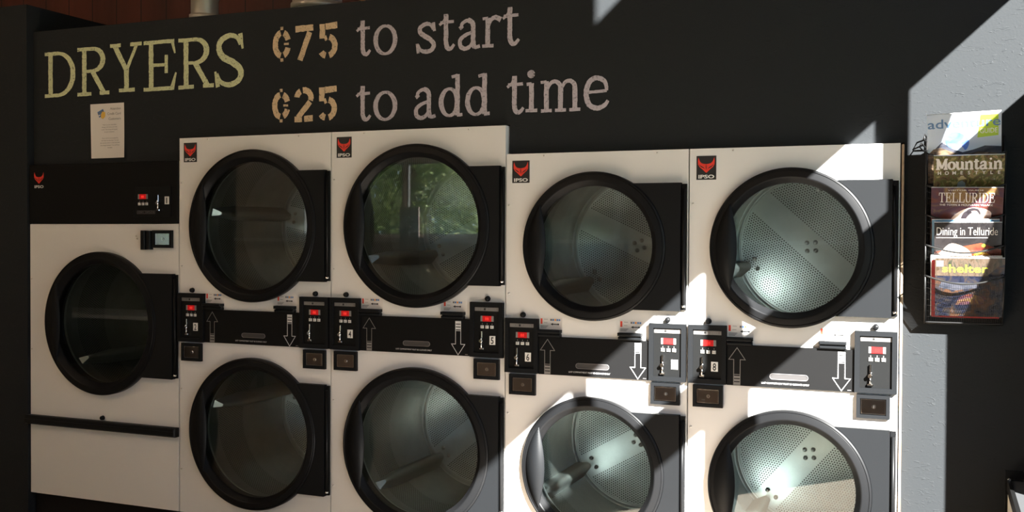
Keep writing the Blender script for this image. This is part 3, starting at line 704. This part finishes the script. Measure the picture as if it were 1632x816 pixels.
def glyph(p, ch, T, t):
    """T stem weight, t hairline weight"""
    def serif(a, b, v): p.ln([(a, v), (b, v)], t*1.15)
    def arc(cx, cz, rx, rz, a0, a1): p.ln(ring_pts(cx, cz, rx, rz, a0, a1), lambda f: t+(T*1.1-t)*abs(cos(math.radians(a0+(a1-a0)*f)))**1.2)
    if ch == 'D':
        p.ln([(.19, .01), (.19, .99)], T); serif(0, .45, .965); serif(0, .45, .035); arc(.42, .5, .50, .465, 90, -90)
    elif ch == 'R':
        p.ln([(.22, .01), (.22, .99)], T); serif(0, .52, .965); serif(.0, .44, .035); arc(.48, .735, .32, .23, 90, -90); p.ln([(.22, .505), (.5, .505)], t); p.ln([(.46, .52), (.84, .03)], T*.95); serif(.70, 1, .04)
    elif ch == 'Y':
        p.ln([(.14, .97), (.52, .44)], T); p.ln([(.85, .97), (.52, .44)], t*1.15); p.ln([(.52, .47), (.52, .03)], T); serif(0, .34, .965); serif(.64, 1, .965); serif(.28, .78, .035)
    elif ch == 'E':
        p.ln([(.23, .01), (.23, .99)], T); serif(0, .93, .965); p.ln([(.86, .985), (.95, .72)], t*1.4, t*.6); p.ln([(.23, .51), (.66, .51)], t); p.ln([(.69, .70), (.69, .34)], t*1.2); serif(0, .92, .035); p.ln([(.86, .02), (.98, .34)], t*1.7, t*.6)
    elif ch == 'S':
        p.ln([(.86, .78), (.75, .92), (.5, .965), (.22, .88), (.15, .72), (.30, .56), (.62, .45), (.87, .30), (.82, .12), (.5, .03), (.2, .10), (.08, .26)], lambda f: t+(T*1.15-t)*sin(pi*f)**1.1, curve=True); p.ln([(.86, .99), (.94, .70)], t*1.6, t*.7); p.ln([(.02, .30), (.11, .0)], t*.7, t*1.6)
    elif ch == 'T': p.ln([(.5, .02), (.5, .97)], T); serif(0, 1, .96); p.ln([(.05, .97), (.02, .7)], t); p.ln([(.95, .97), (.98, .7)], t); serif(.25, .75, .035)
    elif ch == 'L': p.ln([(.25, .01), (.25, .99)], T); serif(0, .5, .965); serif(0, .95, .035); p.ln([(.93, .0), (.98, .33)], t*1.4, t*.7)
    elif ch == 'I': p.ln([(.5, .01), (.5, .99)], T); serif(.1, .9, .965); serif(.1, .9, .035)
    elif ch == 'U': p.ln([(.2, .97), (.2, .35), (.3, .08), (.55, .03), (.78, .12), (.82, .4), (.82, .97)], lambda f: T if f < .5 else t*1.2, curve=False); serif(0, .4, .965); serif(.65, 1, .965)
    elif ch == 'M': p.ln([(.16, .02), (.16, .97)], T); p.ln([(.16, .97), (.5, .1)], T); p.ln([(.84, .97), (.5, .1)], T*.8); p.ln([(.84, .02), (.84, .97)], T); serif(0, .32, .04); serif(.66, 1, .04); serif(0, .2, .96); serif(.8, 1, .96)
    elif ch == 't':
        p.ln([(.42, .99), (.42, .45), (.43, .18), (.55, .05), (.75, .045), (.95, .15)], lambda f: T if f < .55 else T-(T-t)*(f-.55)/.45, curve=True); p.ln([(.0, .70), (.28, .80), (.42, .93)], t); p.ln([(.05, .76), (.92, .775)], t*1.1)
    elif ch == 'o': arc(.5, .5, .42, .46, 0, 360)
    elif ch == 's':
        p.ln([(.84, .76), (.72, .91), (.48, .955), (.22, .85), (.2, .70), (.4, .57), (.66, .45), (.86, .27), (.76, .09), (.46, .04), (.2, .12), (.1, .28)], lambda f: t+(T-t)*sin(pi*f)**.8, curve=True); p.ln([(.85, .99), (.9, .70)], t*1.1); p.ln([(.06, .32), (.11, .0)], t*1.1)
    elif ch == 'a':
        p.ln([(.14, .72), (.2, .88), (.44, .965), (.64, .88), (.68, .68), (.68, .25), (.76, .06), (.98, .09)], lambda f: T if .3 < f < .85 else t*1.25, curve=True); p.ln([(.68, .57), (.36, .49), (.11, .34), (.12, .12), (.32, .03), (.54, .1), (.68, .28)], lambda f: t+(T*.9-t)*sin(pi*f), curve=True); p.ln([(.10, .80), (.2, .70)], T*.9)
    elif ch == 'r':
        p.ln([(.28, .01), (.28, .95)], T); serif(.0, .58, .04); p.ln([(.02, .93), (.3, .95)], t); p.ln([(.28, .60), (.42, .85), (.66, .95), (.94, .86)], t, T*1.1, curve=True)
    elif ch == 'n':
        p.ln([(.2, .01), (.2, .97)], T); p.ln([(.02, .94), (.2, .96)], t); p.ln([(.2, .65), (.4, .92), (.62, .95), (.78, .75), (.78, .02)], lambda f: t if f < .35 else T, curve=True); serif(0, .42, .04); serif(.58, 1, .04)
    elif ch == 'u':
        p.ln([(.2, .97), (.2, .3), (.36, .05), (.6, .1), (.78, .35)], lambda f: T if f < .6 else t, curve=True); p.ln([(.78, .97), (.78, .02)], T); serif(0, .2, .95); serif(.6, .8, .95); serif(.78, 1, .04)
    elif ch == 'd':
        arc(.42, .345, .36, .315, 0, 360); p.ln([(.78, .99), (.78, .03)], T); p.ln([(.52, .93), (.78, .965)], t*1.1); p.ln([(.76, .035), (1, .045)], t*1.2)
    elif ch == 'i':
        p.ln(ring_pts(.47, .90, .13, .042, 0, 360, 12), .019); p.ln([(.5, .68), (.5, .02)], T); p.ln([(.14, .66), (.5, .67)], t*1.1); serif(.06, .94, .03)
    elif ch == 'm':
        for u in (.16, .5, .84): p.ln([(u, .02), (u, .97 if u < .3 else .74)], T)
        p.ln([(.02, .94), (.16, .96)], t)
        for u in (.16, .5): p.ln([(u, .66), (u+.10, .90), (u+.22, .95), (u+.32, .84), (u+.34, .66)], lambda f: t+(T-t)*f, curve=True)
        for u in (.16, .5, .84): serif(u-.13, u+.13, .035)
    elif ch == 'e':
        p.ln([(.08, .53), (.90, .56)], t); p.ln([(.90, .56), (.82, .84), (.5, .965), (.2, .84), (.08, .5), (.2, .16), (.52, .035), (.82, .12), (.95, .26)], lambda f: t+(T*1.05-t)*max(0, sin(pi*f))**.7, curve=True)
    # stencilled figures: heavy strokes broken by the stencil's bridges
    elif ch == 'c':
        w = T; p.ln(ring_pts(.5, .5, .36, .325, 100, 260), w); p.ln(ring_pts(.5, .5, .36, .325, 72, 20), w); p.ln(ring_pts(.5, .5, .36, .325, -72, -20), w); p.ln([(.5, .99), (.5, .90)], w*.55); p.ln([(.5, .10), (.5, .01)], w*.55); p.ln([(.62, .50), (.88, .50)], w*.35)
    elif ch == '7':
        w = T; p.ln([(0, .91), (1, .93)], w); p.ln([(.80, .80), (.26, .01)], w)
    elif ch == '5':
        w = T; p.ln([(.16, .99), (.16, .58)], w); p.ln([(.34, .91), (.99, .93)], w); p.ln([(.28, .57), (.42, .60)], w*.85); p.ln(ring_pts(.45, .35, .41, .27, 76, -76), w); p.ln(ring_pts(.45, .35, .41, .27, 255, 215), w)
    elif ch == '2':
        w = T; p.ln(ring_pts(.5, .70, .38, .23, 172, 118), w); p.ln(ring_pts(.5, .70, .38, .23, 98, -20), w); p.ln([(.84, .58), (.18, .12)], w*.95); p.ln([(.0, .075), (.40, .075)], w); p.ln([(.52, .075), (.98, .085)], w)
def paint(label, m, letters, T, t, y=WY-.0008):
    mb = MB().use(m); pen = Pen(mb, y)
    for ch, x0, z1, x1, z0 in letters: glyph(pen.at(x0, z1, x1, z0), ch, T, t)
    o = obj('painted_lettering', mb, wall); o['label'] = label
paint('olive painted word DRYERS', 'paint_olive', [('D', -.832, 2.372, -.637, 2.156), ('R', -.626, 2.381, -.430, 2.153), ('Y', -.425, 2.386, -.237, 2.160), ('E', -.226, 2.386, -.036, 2.156), ('R', -.026, 2.384, .171, 2.156), ('S', .176, 2.388, .337, 2.155)], .027, .015)
paint('tan stencilled price of 75 cents', 'paint_tan', [('c', .485, 2.400, .579, 2.247), ('7', .602, 2.396, .692, 2.247), ('5', .723, 2.397, .812, 2.248)], .0265, .02)
paint('tan stencilled price of 25 cents', 'paint_tan', [('c', .482, 2.132, .576, 1.984), ('2', .598, 2.129, .692, 1.985), ('5', .721, 2.128, .810, 1.985)], .0265, .02)
paint('mauve painted words to start', 'paint_mauve', [('t', .907, 2.397, .974, 2.249), ('o', .988, 2.371, 1.098, 2.245), ('s', 1.186, 2.365, 1.280, 2.242), ('t', 1.293, 2.394, 1.363, 2.247), ('a', 1.376, 2.364, 1.475, 2.244), ('r', 1.483, 2.369, 1.568, 2.247), ('t', 1.572, 2.4, 1.644, 2.248)], .020, .0115)
paint('mauve painted words to add time', 'paint_mauve', [('t', .906, 2.124, .976, 1.977), ('o', .989, 2.096, 1.098, 1.973), ('a', 1.178, 2.098, 1.278, 1.974), ('d', 1.296, 2.149, 1.397, 1.977), ('d', 1.413, 2.146, 1.517, 1.977), ('t', 1.592, 2.128, 1.665, 1.978), ('i', 1.667, 2.146, 1.723, 1.983), ('m', 1.730, 2.102, 1.902, 1.980), ('e', 1.912, 2.105, 2.012, 1.981)], .020, .0115)

# ------------------------------------------------------------------ paper notice
def notice():
    mb = MB().use('paper'); n = 10; x0, x1, z0, z1 = -.543, -.340, 1.855, 2.111; g = []
    for j in range(n+1):
        for i in range(n+1):
            u, v = i/n, j/n; sh = .010*(1-v)-.003
            bend = .006*(1-v)**2*(u) + .004*(abs(u-.5)*2)**3*(1-v)
            g.append((x0+(x1-x0)*u+sh, WY-.0012-bend, z0+(z1-z0)*v))
    b = mb.add(g)
    for j in range(n):
        for i in range(n): mb.face([b+j*(n+1)+i, b+j*(n+1)+i+1, b+(j+1)*(n+1)+i+1, b+(j+1)*(n+1)+i])
    o = obj('notice', mb); m = o.modifiers.new('thick', 'SOLIDIFY'); m.thickness = .0004; m.offset = 0
    tag(o, 'white paper credit card notice stuck on the black wall below DRYERS', 'notice')
    p = MB(); y = WY-.0125; cx = -.425
    p.use('ink_grey')
    for k, s in enumerate(('Attention', 'Credit Card', 'Customers')): p.text(s, -.358, 2.080-.0235*k, .012, y+.008, 'RIGHT')
    for k, s in enumerate(('There is a non-refundable', 'charge of 25 cents each time', 'a card. This charge will appear', 'on your statement.')): p.text(s, cx+.0, 2.008-.011*k, .0058, y+.006)
    for k, s in enumerate(('If your card is not accepted at', 'this dryer see the desk. You can', 'also use the reader at the front door', 'for change between 7 am and 9 pm', 'everyday.')): p.text(s, cx+.006, 1.945-.011*k, .0058, y+.003)
    obj('printed_text', p, o)
    q = MB(); y2 = WY-.0042
    q.use('sticker_blue').flat([(-.500, 2.072), (-.466, 2.086), (-.455, 2.058), (-.489, 2.046)], y2).use('ink_grey').flat([(-.498, 2.066), (-.466, 2.079), (-.465, 2.075), (-.497, 2.062)], y2-.0003).use('paper').flat([(-.492, 2.058), (-.484, 2.061), (-.482, 2.055), (-.490, 2.052)], y2-.0003)
    q.use('paper_yellow').flat([(-.478, 2.062), (-.468, 2.074), (-.452, 2.070), (-.452, 2.050), (-.466, 2.038), (-.478, 2.046)], y2-.0005)
    obj('card_picture', q, o)['label'] = 'small picture of a blue card'
notice()

# ------------------------------------------------------------------ magazine rack and magazines
RX0, RX1 = 3.1345, 3.371
TOPS = [1.772, 1.668, 1.572, 1.473, 1.372]        # pocket rims
def pocket_y(k, f): return -.024-.076*f            # front panel leans out towards its rim (f 0 bottom .. 1 rim)
rack = thing('magazine_rack', 'black wire wall rack with five pockets hung right of the dryers', 'magazine rack', (0, 0, 0))
fr = MB().use('rack_wire')
for x in (RX0, RX1): fr.tube([(x, WY-.006, 1.205), (x, WY-.006, 1.835)], .0035, 8)
for z in (1.207, 1.33, 1.43, 1.53, 1.63, 1.73, 1.833): fr.tube([(RX0, WY-.006, z), (RX1, WY-.006, z)], .0022, 6)
for i in range(18):
    x = RX0+(i+.5)*(RX1-RX0)/18; fr.tube([(x, WY-.004, 1.207), (x, WY-.004, 1.833)], .0008, 4)
obj('back_frame', fr, rack)
loopm = MB().use('rack_wire')
loopm.tube([(RX0-.004, WY-.010, 1.800), (RX0-.018, WY-.03, 1.815), (RX0-.022, WY-.045, 1.80), (RX0-.012, WY-.035, 1.788), (RX0, WY-.012, 1.79)], .0028, 6)
loopm.tube([(RX0-.002, WY-.010, 1.835), (RX0-.006, WY-.03, 1.843), (RX0-.010, WY-.04, 1.828), (RX0-.002, WY-.012, 1.82)], .0028, 6)
obj('hanging_loop', loopm, rack)
def pocket(k):
    zt = TOPS[k]; zb = zt-.158; mb = MB().use('rack_wire'); n = 20
    def rimz(u): return zt-.026*sin(pi*u)
    P = lambda u, f: (RX0+u*(RX1-RX0), pocket_y(k, f)-.010*sin(pi*u)*f, zb+f*(rimz(u)-zb))
    mb.tube([P(i/n, 1) for i in range(n+1)], .0030, 6); mb.tube([P(i/n, 0) for i in range(n+1)], .0028, 6)
    for s in (0, 1):
        mb.tube([P(s, 0), P(s, 1)], .0028, 6); mb.tube([P(s, 1), (P(s, 1)[0], WY-.008, zt-.012)], .0025, 6); mb.tube([P(s, 0), (P(s, 0)[0], WY-.008, zb)], .0025, 6)
    # wire cloth: fine uprights and a few cross wires; the sides are cloth too
    for i in range(1, 44): mb.tube([P(i/44, 0), P(i/44, 1)], .00055, 3)
    for j in range(1, 8): mb.tube([P(i/8, j/8) for i in range(9)], .00055, 3)
    for s in (0, 1):
        x = P(s, 0)[0]
        for j in range(26):
            f = (j+.5)/26; mb.tube([(x, pocket_y(k, f), zb+f*(zt-zb)), (x, WY-.008, zb+f*(zt-zb)-.008*f)], .0019, 3)
    mb.box(RX0, RX1, pocket_y(k, 0), WY-.008, zb-.001, zb)
    return mb
for k in range(5): obj('pocket', pocket(k), rack)

def magazine(label, x0, x1, ztop, h, ytop, face, back='page_white', th=.007, lean=.075, tilt=0.0, decor=None):
    """a thing: pages block with cover; its local frame has z up the cover and -y out of it"""
    t = thing('magazine', label, 'magazine', (x0, ytop+lean, ztop-sqrt(h*h-lean*lean)), 'magazines in the wall rack')
    t.rotation_euler = (math.asin(lean/h), tilt, 0); w = x1-x0
    obj('pages', MB().use('page_white').box(.001, w-.002, .0006, th-.0006, .001, h-.001).use(back).box(0, w, th-.0006, th, 0, h), t)
    c = MB(); face(c, w, h); obj('cover', c, t)
    d = MB(); decor(d, w, h) if decor else None
    if decor: obj('title', d, t)
    return t
def F(m): return lambda c, w, h: c.use(m).box(0, w, -.0002, .0005, 0, h)
Y1, Y2, Y3 = -.00035, -.0005, -.00065
def blob(c, w, h, pts, y):
    p = [(w*a, h*b) for a, b in pts]; q = smooth(p[-2:]+p+p[:2], 5); n = len(pts)
    c.flat([tuple(v) for v in q[10:10+5*n]], y)
def f1(c, w, h):
    F('cover_sky')(c, w, h)
    c.use('cover_ranges').flat([(0, h*.40), (0, 0), (w, 0), (w, h*.50), (w*.78, h*.52), (w*.62, h*.47), (w*.48, h*.44), (w*.33, h*.50), (w*.2, h*.60)][::1], Y1)
    c.use('cover_hills').flat([(0, 0), (w, 0), (w, h*.40), (w*.7, h*.44), (w*.45, h*.40), (w*.18, h*.52), (w*.08, h*.50), (0, h*.42)], Y2)
    blob(c.use('cover_splash'), w, h, [(.24, .60), (.33, .50), (.45, .54), (.52, .47), (.57, .58), (.50, .69), (.38, .74), (.28, .70)], Y3)
    c.use('lime').flat([(w*.68, h*.64), (w*.96, h*.66), (w*.96, h*.96), (w*.72, h*.96)], Y2)
def d1(d, w, h):
    d.use('title_blue').text('adventure', w*.5, h*.80, h*.135, Y3-.0003, bold=.012, width=w*.98)
    d.use('page_white').text('GUIDE', w*.83, h*.70, h*.072, Y3-.0003, width=w*.23)
def f2(c, w, h):
    F('cover_foliage')(c, w, h)
    c.use('straw').flat([(w*.36, h*.66), (w*.46, h*.68), (w*.46, h*.655), (w*.36, h*.64)], Y1).use('cloth_grey').flat([(w*.32, h*.46), (w*.46, h*.46), (w*.455, h*.60), (w*.41, h*.635), (w*.35, h*.61)], Y1)
    c.use('straw').flat([(w*.34, h*.655), (w*.48, h*.655), (w*.45, h*.675), (w*.43, h*.705), (w*.39, h*.705), (w*.37, h*.675)], Y2)
def d2(d, w, h):
    d.use('title_cream'); p = Pen(d, Y2, .02); x = w*.035
    for ch, ww, hh in (('M', .165, 1), ('o', .10, .72), ('u', .12, .72), ('n', .12, .72), ('t', .075, .95), ('a', .11, .72), ('i', .065, 1.0), ('n', .12, .72)):
        if ch == 'i': d.disc(x+ww*w*.5, h*.945, .0035, Y2, 10); p.at(x, h*.93, x+ww*w, h*.80); p.ln([(.5, .72), (.5, .02)], .0075); p.ln([(.05, .70), (.5, .70)], .004); p.ln([(0, .04), (1, .04)], .004)
        else: glyph(p.at(x, h*(.80+.155*hh), x+ww*w, h*.80), ch, .0078, .0044)
        x += (ww+.008)*w
    for i, ch in enumerate('HOMESTYLE'): d.text(ch, w*(.085+.105*i), h*.725, h*.050, Y2, bold=.02)
def f3(c, w, h):
    F('cover_dusk')(c, w, h)
    blob(c.use('cover_glow'), w, h, [(.28, .42), (.55, .38), (.78, .48), (.84, .64), (.66, .71), (.46, .68), (.30, .56)], Y1)
    for pts in ([(.40, .44), (.44, .44), (.52, .58), (.58, .64), (.50, .66), (.44, .60)], [(.50, .66), (.56, .70), (.66, .69), (.70, .62), (.68, .61), (.64, .66), (.57, .655), (.53, .60)], [(.36, .40), (.42, .40), (.40, .48), (.37, .52), (.34, .47)]):
        blob(c.use('figure_dark'), w, h, pts, Y2)
def d3(d, w, h):
    d.use('title_cream'); p = Pen(d, Y2, .02); x = w*.11
    for ch in 'TELLURIDE':
        ww = {'I': .045}.get(ch, .083); glyph(p.at(x, h*.93, x+ww*w, h*.785), ch, .0028, .0014); x += (ww+.008)*w
    d.text('THE TOWN & MOUNTAIN VILLAGE', w*.49, h*.735, h*.028, Y2, width=w*.74); d.text('VISITOR GUIDE', w*.48, h*.955, h*.018, Y2, width=w*.5)
def f4(c, w, h):
    F('cover_black')(c, w, h)
    c.use('cover_table').flat([(0, 0), (w, 0), (w, h*.60), (w*.7, h*.70), (0, h*.56)], Y1)
    blob(c.use('cover_food'), w, h, [(.02, .46), (.2, .40), (.40, .42), (.56, .52), (.46, .63), (.26, .69), (.12, .58)], Y2)
    blob(c.use('cover_orange'), w, h, [(.56, .42), (.80, .42), (.86, .50), (.72, .57), (.60, .53)], Y2)
    c.use('lime').disc(w*.74, h*.66, .006, Y2, 12)
    c.use('page_white').rect(w*.03, w*.80, h*.775, h*.779, Y2)
def d4(d, w, h): d.use('title_cream').text('Dining in Telluride', w*.485, h*.815, h*.125, Y2, width=w*.90, bold=-.012)
def f5(c, w, h):
    F('cover_room')(c, w, h)
    c.use('cover_shelf').flat([(0, h*.70), (w*.75, h*.70), (w*.9, h*.86), (w, h*.9), (w, h), (0, h)], Y1); c.use('cover_ranges').flat([(w*.05, h*.5), (w*.3, h*.45), (w*.62, h*.5), (w*.6, h*.58), (w*.1, h*.6)], Y1); c.use('cover_dusk').flat([(w*.3, h*.2), (w*.7, h*.22), (w*.75, h*.34), (w*.5, h*.4), (w*.36, h*.33)], Y1)
    c.use('page_white').rect(w*.02, w*.12, h*.86, h*.955, Y2)
def d5(d, w, h): d.use('title_lime').text('shelter', w*.43, h*.765, h*.135, Y2, bold=.012, width=w*.66)
magazine('adventure guide magazine in the topmost pocket of the rack', 3.141, 3.361, 1.893, .235, -.132, f1, decor=d1, tilt=-.03, lean=.092)
magazine('magazine titled Mountain Homestyle, second from the top of the rack', 3.157, 3.366, 1.760, .235, -.138, f2, decor=d2, lean=.096)
magazine('magazine titled Telluride with a dancing figure, in the middle rack pocket', 3.148, 3.361, 1.658, .235, -.136, f3, decor=d3, tilt=.015, lean=.095)
magazine('magazine titled Dining in Telluride with a food cover', 3.161, 3.361, 1.545, .235, -.130, f4, decor=d4, lean=.092)
magazine('pale blue magazine mostly hidden behind Dining in Telluride', 3.154, 3.354, 1.554, .235, -.118, F('mag_blue'), th=.008, lean=.088)
magazine('magazine titled shelter in the lowest rack pocket', 3.165, 3.371, 1.430, .212, -.118, f5, decor=d5, th=.010, lean=.088)
magazine('red magazine behind shelter in the lowest rack pocket', 3.154, 3.360, 1.424, .212, -.1060, F('mag_red'), th=.007, lean=.088)
magazine('white paged magazine rearmost in the lowest rack pocket', 3.151, 3.364, 1.437, .220, -.0970, F('page_white'), th=.007, lean=.088)

# ------------------------------------------------------------------ things above and beside the dryers
def duct(x, y, r, label):
    t = thing('exhaust_duct', label, 'duct', (x, y, 1.95), 'exhaust ducts behind the black wall'); mb = MB().use('duct_metal'); n = 32
    prof = [(r, 0), (r, .52), (r+.004, .525), (r+.004, .535), (r, .54), (r, .70), (r+.004, .705), (r+.004, .715), (r, .72), (r, ZC-1.953)]
    b = mb.add([(q*cos(2*pi*i/n), q*sin(2*pi*i/n), z) for q, z in prof for i in range(n)]); mb.smooth = True
    for k in range(len(prof)-1):
        for i in range(n):
            j = (i+1) % n; mb.face([b+k*n+i, b+k*n+j, b+(k+1)*n+j, b+(k+1)*n+i])
    obj('pipe', mb, t)
    c = MB().use('duct_metal'); n = 32; q = [(r+.001, .60), (r+.008, .60), (r+.008, .625), (r+.001, .625)]
    b = c.add([(a*cos(2*pi*i/n), a*sin(2*pi*i/n), z) for a, z in q for i in range(n)]); c.smooth = True
    for k in range(4):
        k2 = (k+1) % 4
        for i in range(n):
            j = (i+1) % n; c.face([b+k*n+i, b+k*n+j, b+k2*n+j, b+k2*n+i])
    obj('collar', c, t)
duct(-.18, .40, .066, 'round silver duct rising behind the wall above the letters RS')
duct(.47, .40, .115, 'wide round silver duct rising behind the wall above the 75')
tag(obj('cable', MB().use('copper_cable').tube([(-.10, 1.20, 2.95), (.10, 1.21, 2.845), (.28, 1.215, 2.77), (.5, 1.22, 2.70)], .006, 6)), 'thin orange cable on the red planks right of the first duct', 'cable')
post = MB().use('cream_wall').box(.305, .345, .50, .54, 2.0, ZC-.002)
tag(obj('post', post), 'pale narrow post beside the wide silver duct', 'post')

# folding counter at the lower right
ct = thing('counter', 'grey topped counter with dark edge at the lower right corner', 'counter', (3.389, -.030, 0))
obj('counter_top', MB().use('counter_top').box(.012, .355, -1.3, -.012, .699, .708), ct)
ed = MB().use('counter_edge'); ed.box(0, .012, -1.312, 0, .672, .712).box(.012, .355, -.012, 0, .672, .712).box(.012, .355, -1.312, -1.3, .672, .712)
obj('edge_band', ed, ct)['label'] = 'dark edge band'
obj('side_panel', MB().use('counter_side').box(.003, .355, -1.308, -.004, 0, .6715), ct)
obj('corner_cap', MB().use('chrome').tube([(.006, -.010, .714), (.006, -.034, .714)], .005, 8), ct)
tag(obj('backboard', MB().use('counter_edge').box(3.385, 3.742, -.022, -.008, 0, .735)), 'dark low board standing behind the counter', 'board')

# added, unseen fill tubes on the ceiling; the wall opposite and the trees beyond its window (mirrored in the door glass)
for i, (x, y) in enumerate(((-2.6, -4.1), (-.2, -4.1), (2.2, -4.2), (-1.3, -2.1))):
    t = thing('fill_lamp', ('added fill tube on the ceiling over the far left of the room', 'added fill tube on the ceiling in the middle of the room', 'added fill tube on the ceiling over the viewer', 'added fill tube on the ceiling nearest the leftmost dryers')[i], 'fill lamp', (x, y, ZC), 'unseen fill tubes added on the ceiling')
    obj('housing', MB().use('fill_housing').box(-.75, .75, -.09, .09, -.06, -.001), t, 'housing')
    for dy_ in (-.045, .045): obj('tube', lambda: MB().use('fill_tube').tube([(-.70, 0, -.08), (.70, 0, -.08)], .017, 10), t, 'tube', (0, dy_, 0))
cb = thing('folding_table', 'long pale folding table along the wall opposite the dryers', 'table', (-4.4, YB+.45, 0))
obj('table_top', MB().use('page_white').box(-1.9, 1.6, -.38, .38, .62, .66), cb)
for sx in (-1.7, 1.4):
    for sy in (-.3, .3): obj('leg', lambda: MB().use('frame_dark').box(-.025, .025, -.025, .025, 0, .62), cb, 'tleg', (sx, sy, 0))
vm = thing('notice_stand', 'tan cardboard display standing in front of the opposite window', 'display', (-1.68, YB+.12, 0))
obj('column', MB().use('carton').box(-.105, .105, -.012, .012, 0, 1.79), vm); obj('foot', MB().use('frame_dark').box(-.16, .16, -.06, .06, -.0, .02), vm)
tr_ = random.Random(11)
def tree(x, y, h, r, label):
    t = thing('tree', label, 'tree', (x, y, -.1), 'trees outside the opposite window')
    obj('trunk', MB().use('bark').tube([(0, 0, 0), (.05, .03, h*.3), (-.04, 0, h*.6), (.03, .02, h*.9)], [.13, .11, .08, .03], 8), t)
    mb = MB().use('leaf'); blobs = [(tr_.gauss(0, r*.42), tr_.gauss(0, r*.42), h*tr_.uniform(.16, .95), r*tr_.uniform(.35, .6)) for _ in range(30)]
    for bx, by, bz, br in blobs:
        for _ in range(340):
            d = Vector((tr_.gauss(0, 1), tr_.gauss(0, 1), tr_.gauss(0, 1))).normalized()*br*tr_.uniform(.6, 1.05)
            c = Vector((bx, by, bz))+d; a = Vector((tr_.gauss(0, 1), tr_.gauss(0, 1), tr_.gauss(0, 1))).normalized(); b = a.orthogonal().normalized(); s = tr_.uniform(.035, .075)
            i = mb.add([c-a*s, c+b*s*.5, c+a*s, c-b*s*.5]); mb.face([i, i+1, i+2, i+3])
    obj('crown', mb, t)
for x, y, h, r, l in ((-1.3, -9.3, 4.6, 1.35, 'leafy tree outside, nearest the middle of the opposite window'), (-3.5, -8.9, 4.4, 1.3, 'leafy tree outside, at the left of the opposite window'), (-4.6, -10.2, 5.2, 1.4, 'tall leafy tree outside, farther left behind the others'),
                      (-2.5, -11.5, 5.5, 1.5, 'tall leafy tree outside, farthest behind the others'), (-7.6, -9.4, 4.4, 1.4, 'leafy tree outside, far left beyond the opposite window'), (.9, -10.5, 4.8, 1.3, 'leafy tree outside, far right beyond the opposite window'), (-4.4, -13.6, 6.6, 2.0, 'very tall leafy tree outside, at the back on the left'), (-.6, -13.8, 6.6, 2.0, 'very tall leafy tree outside, at the back on the right')):
    tree(x, y, h, r, l)
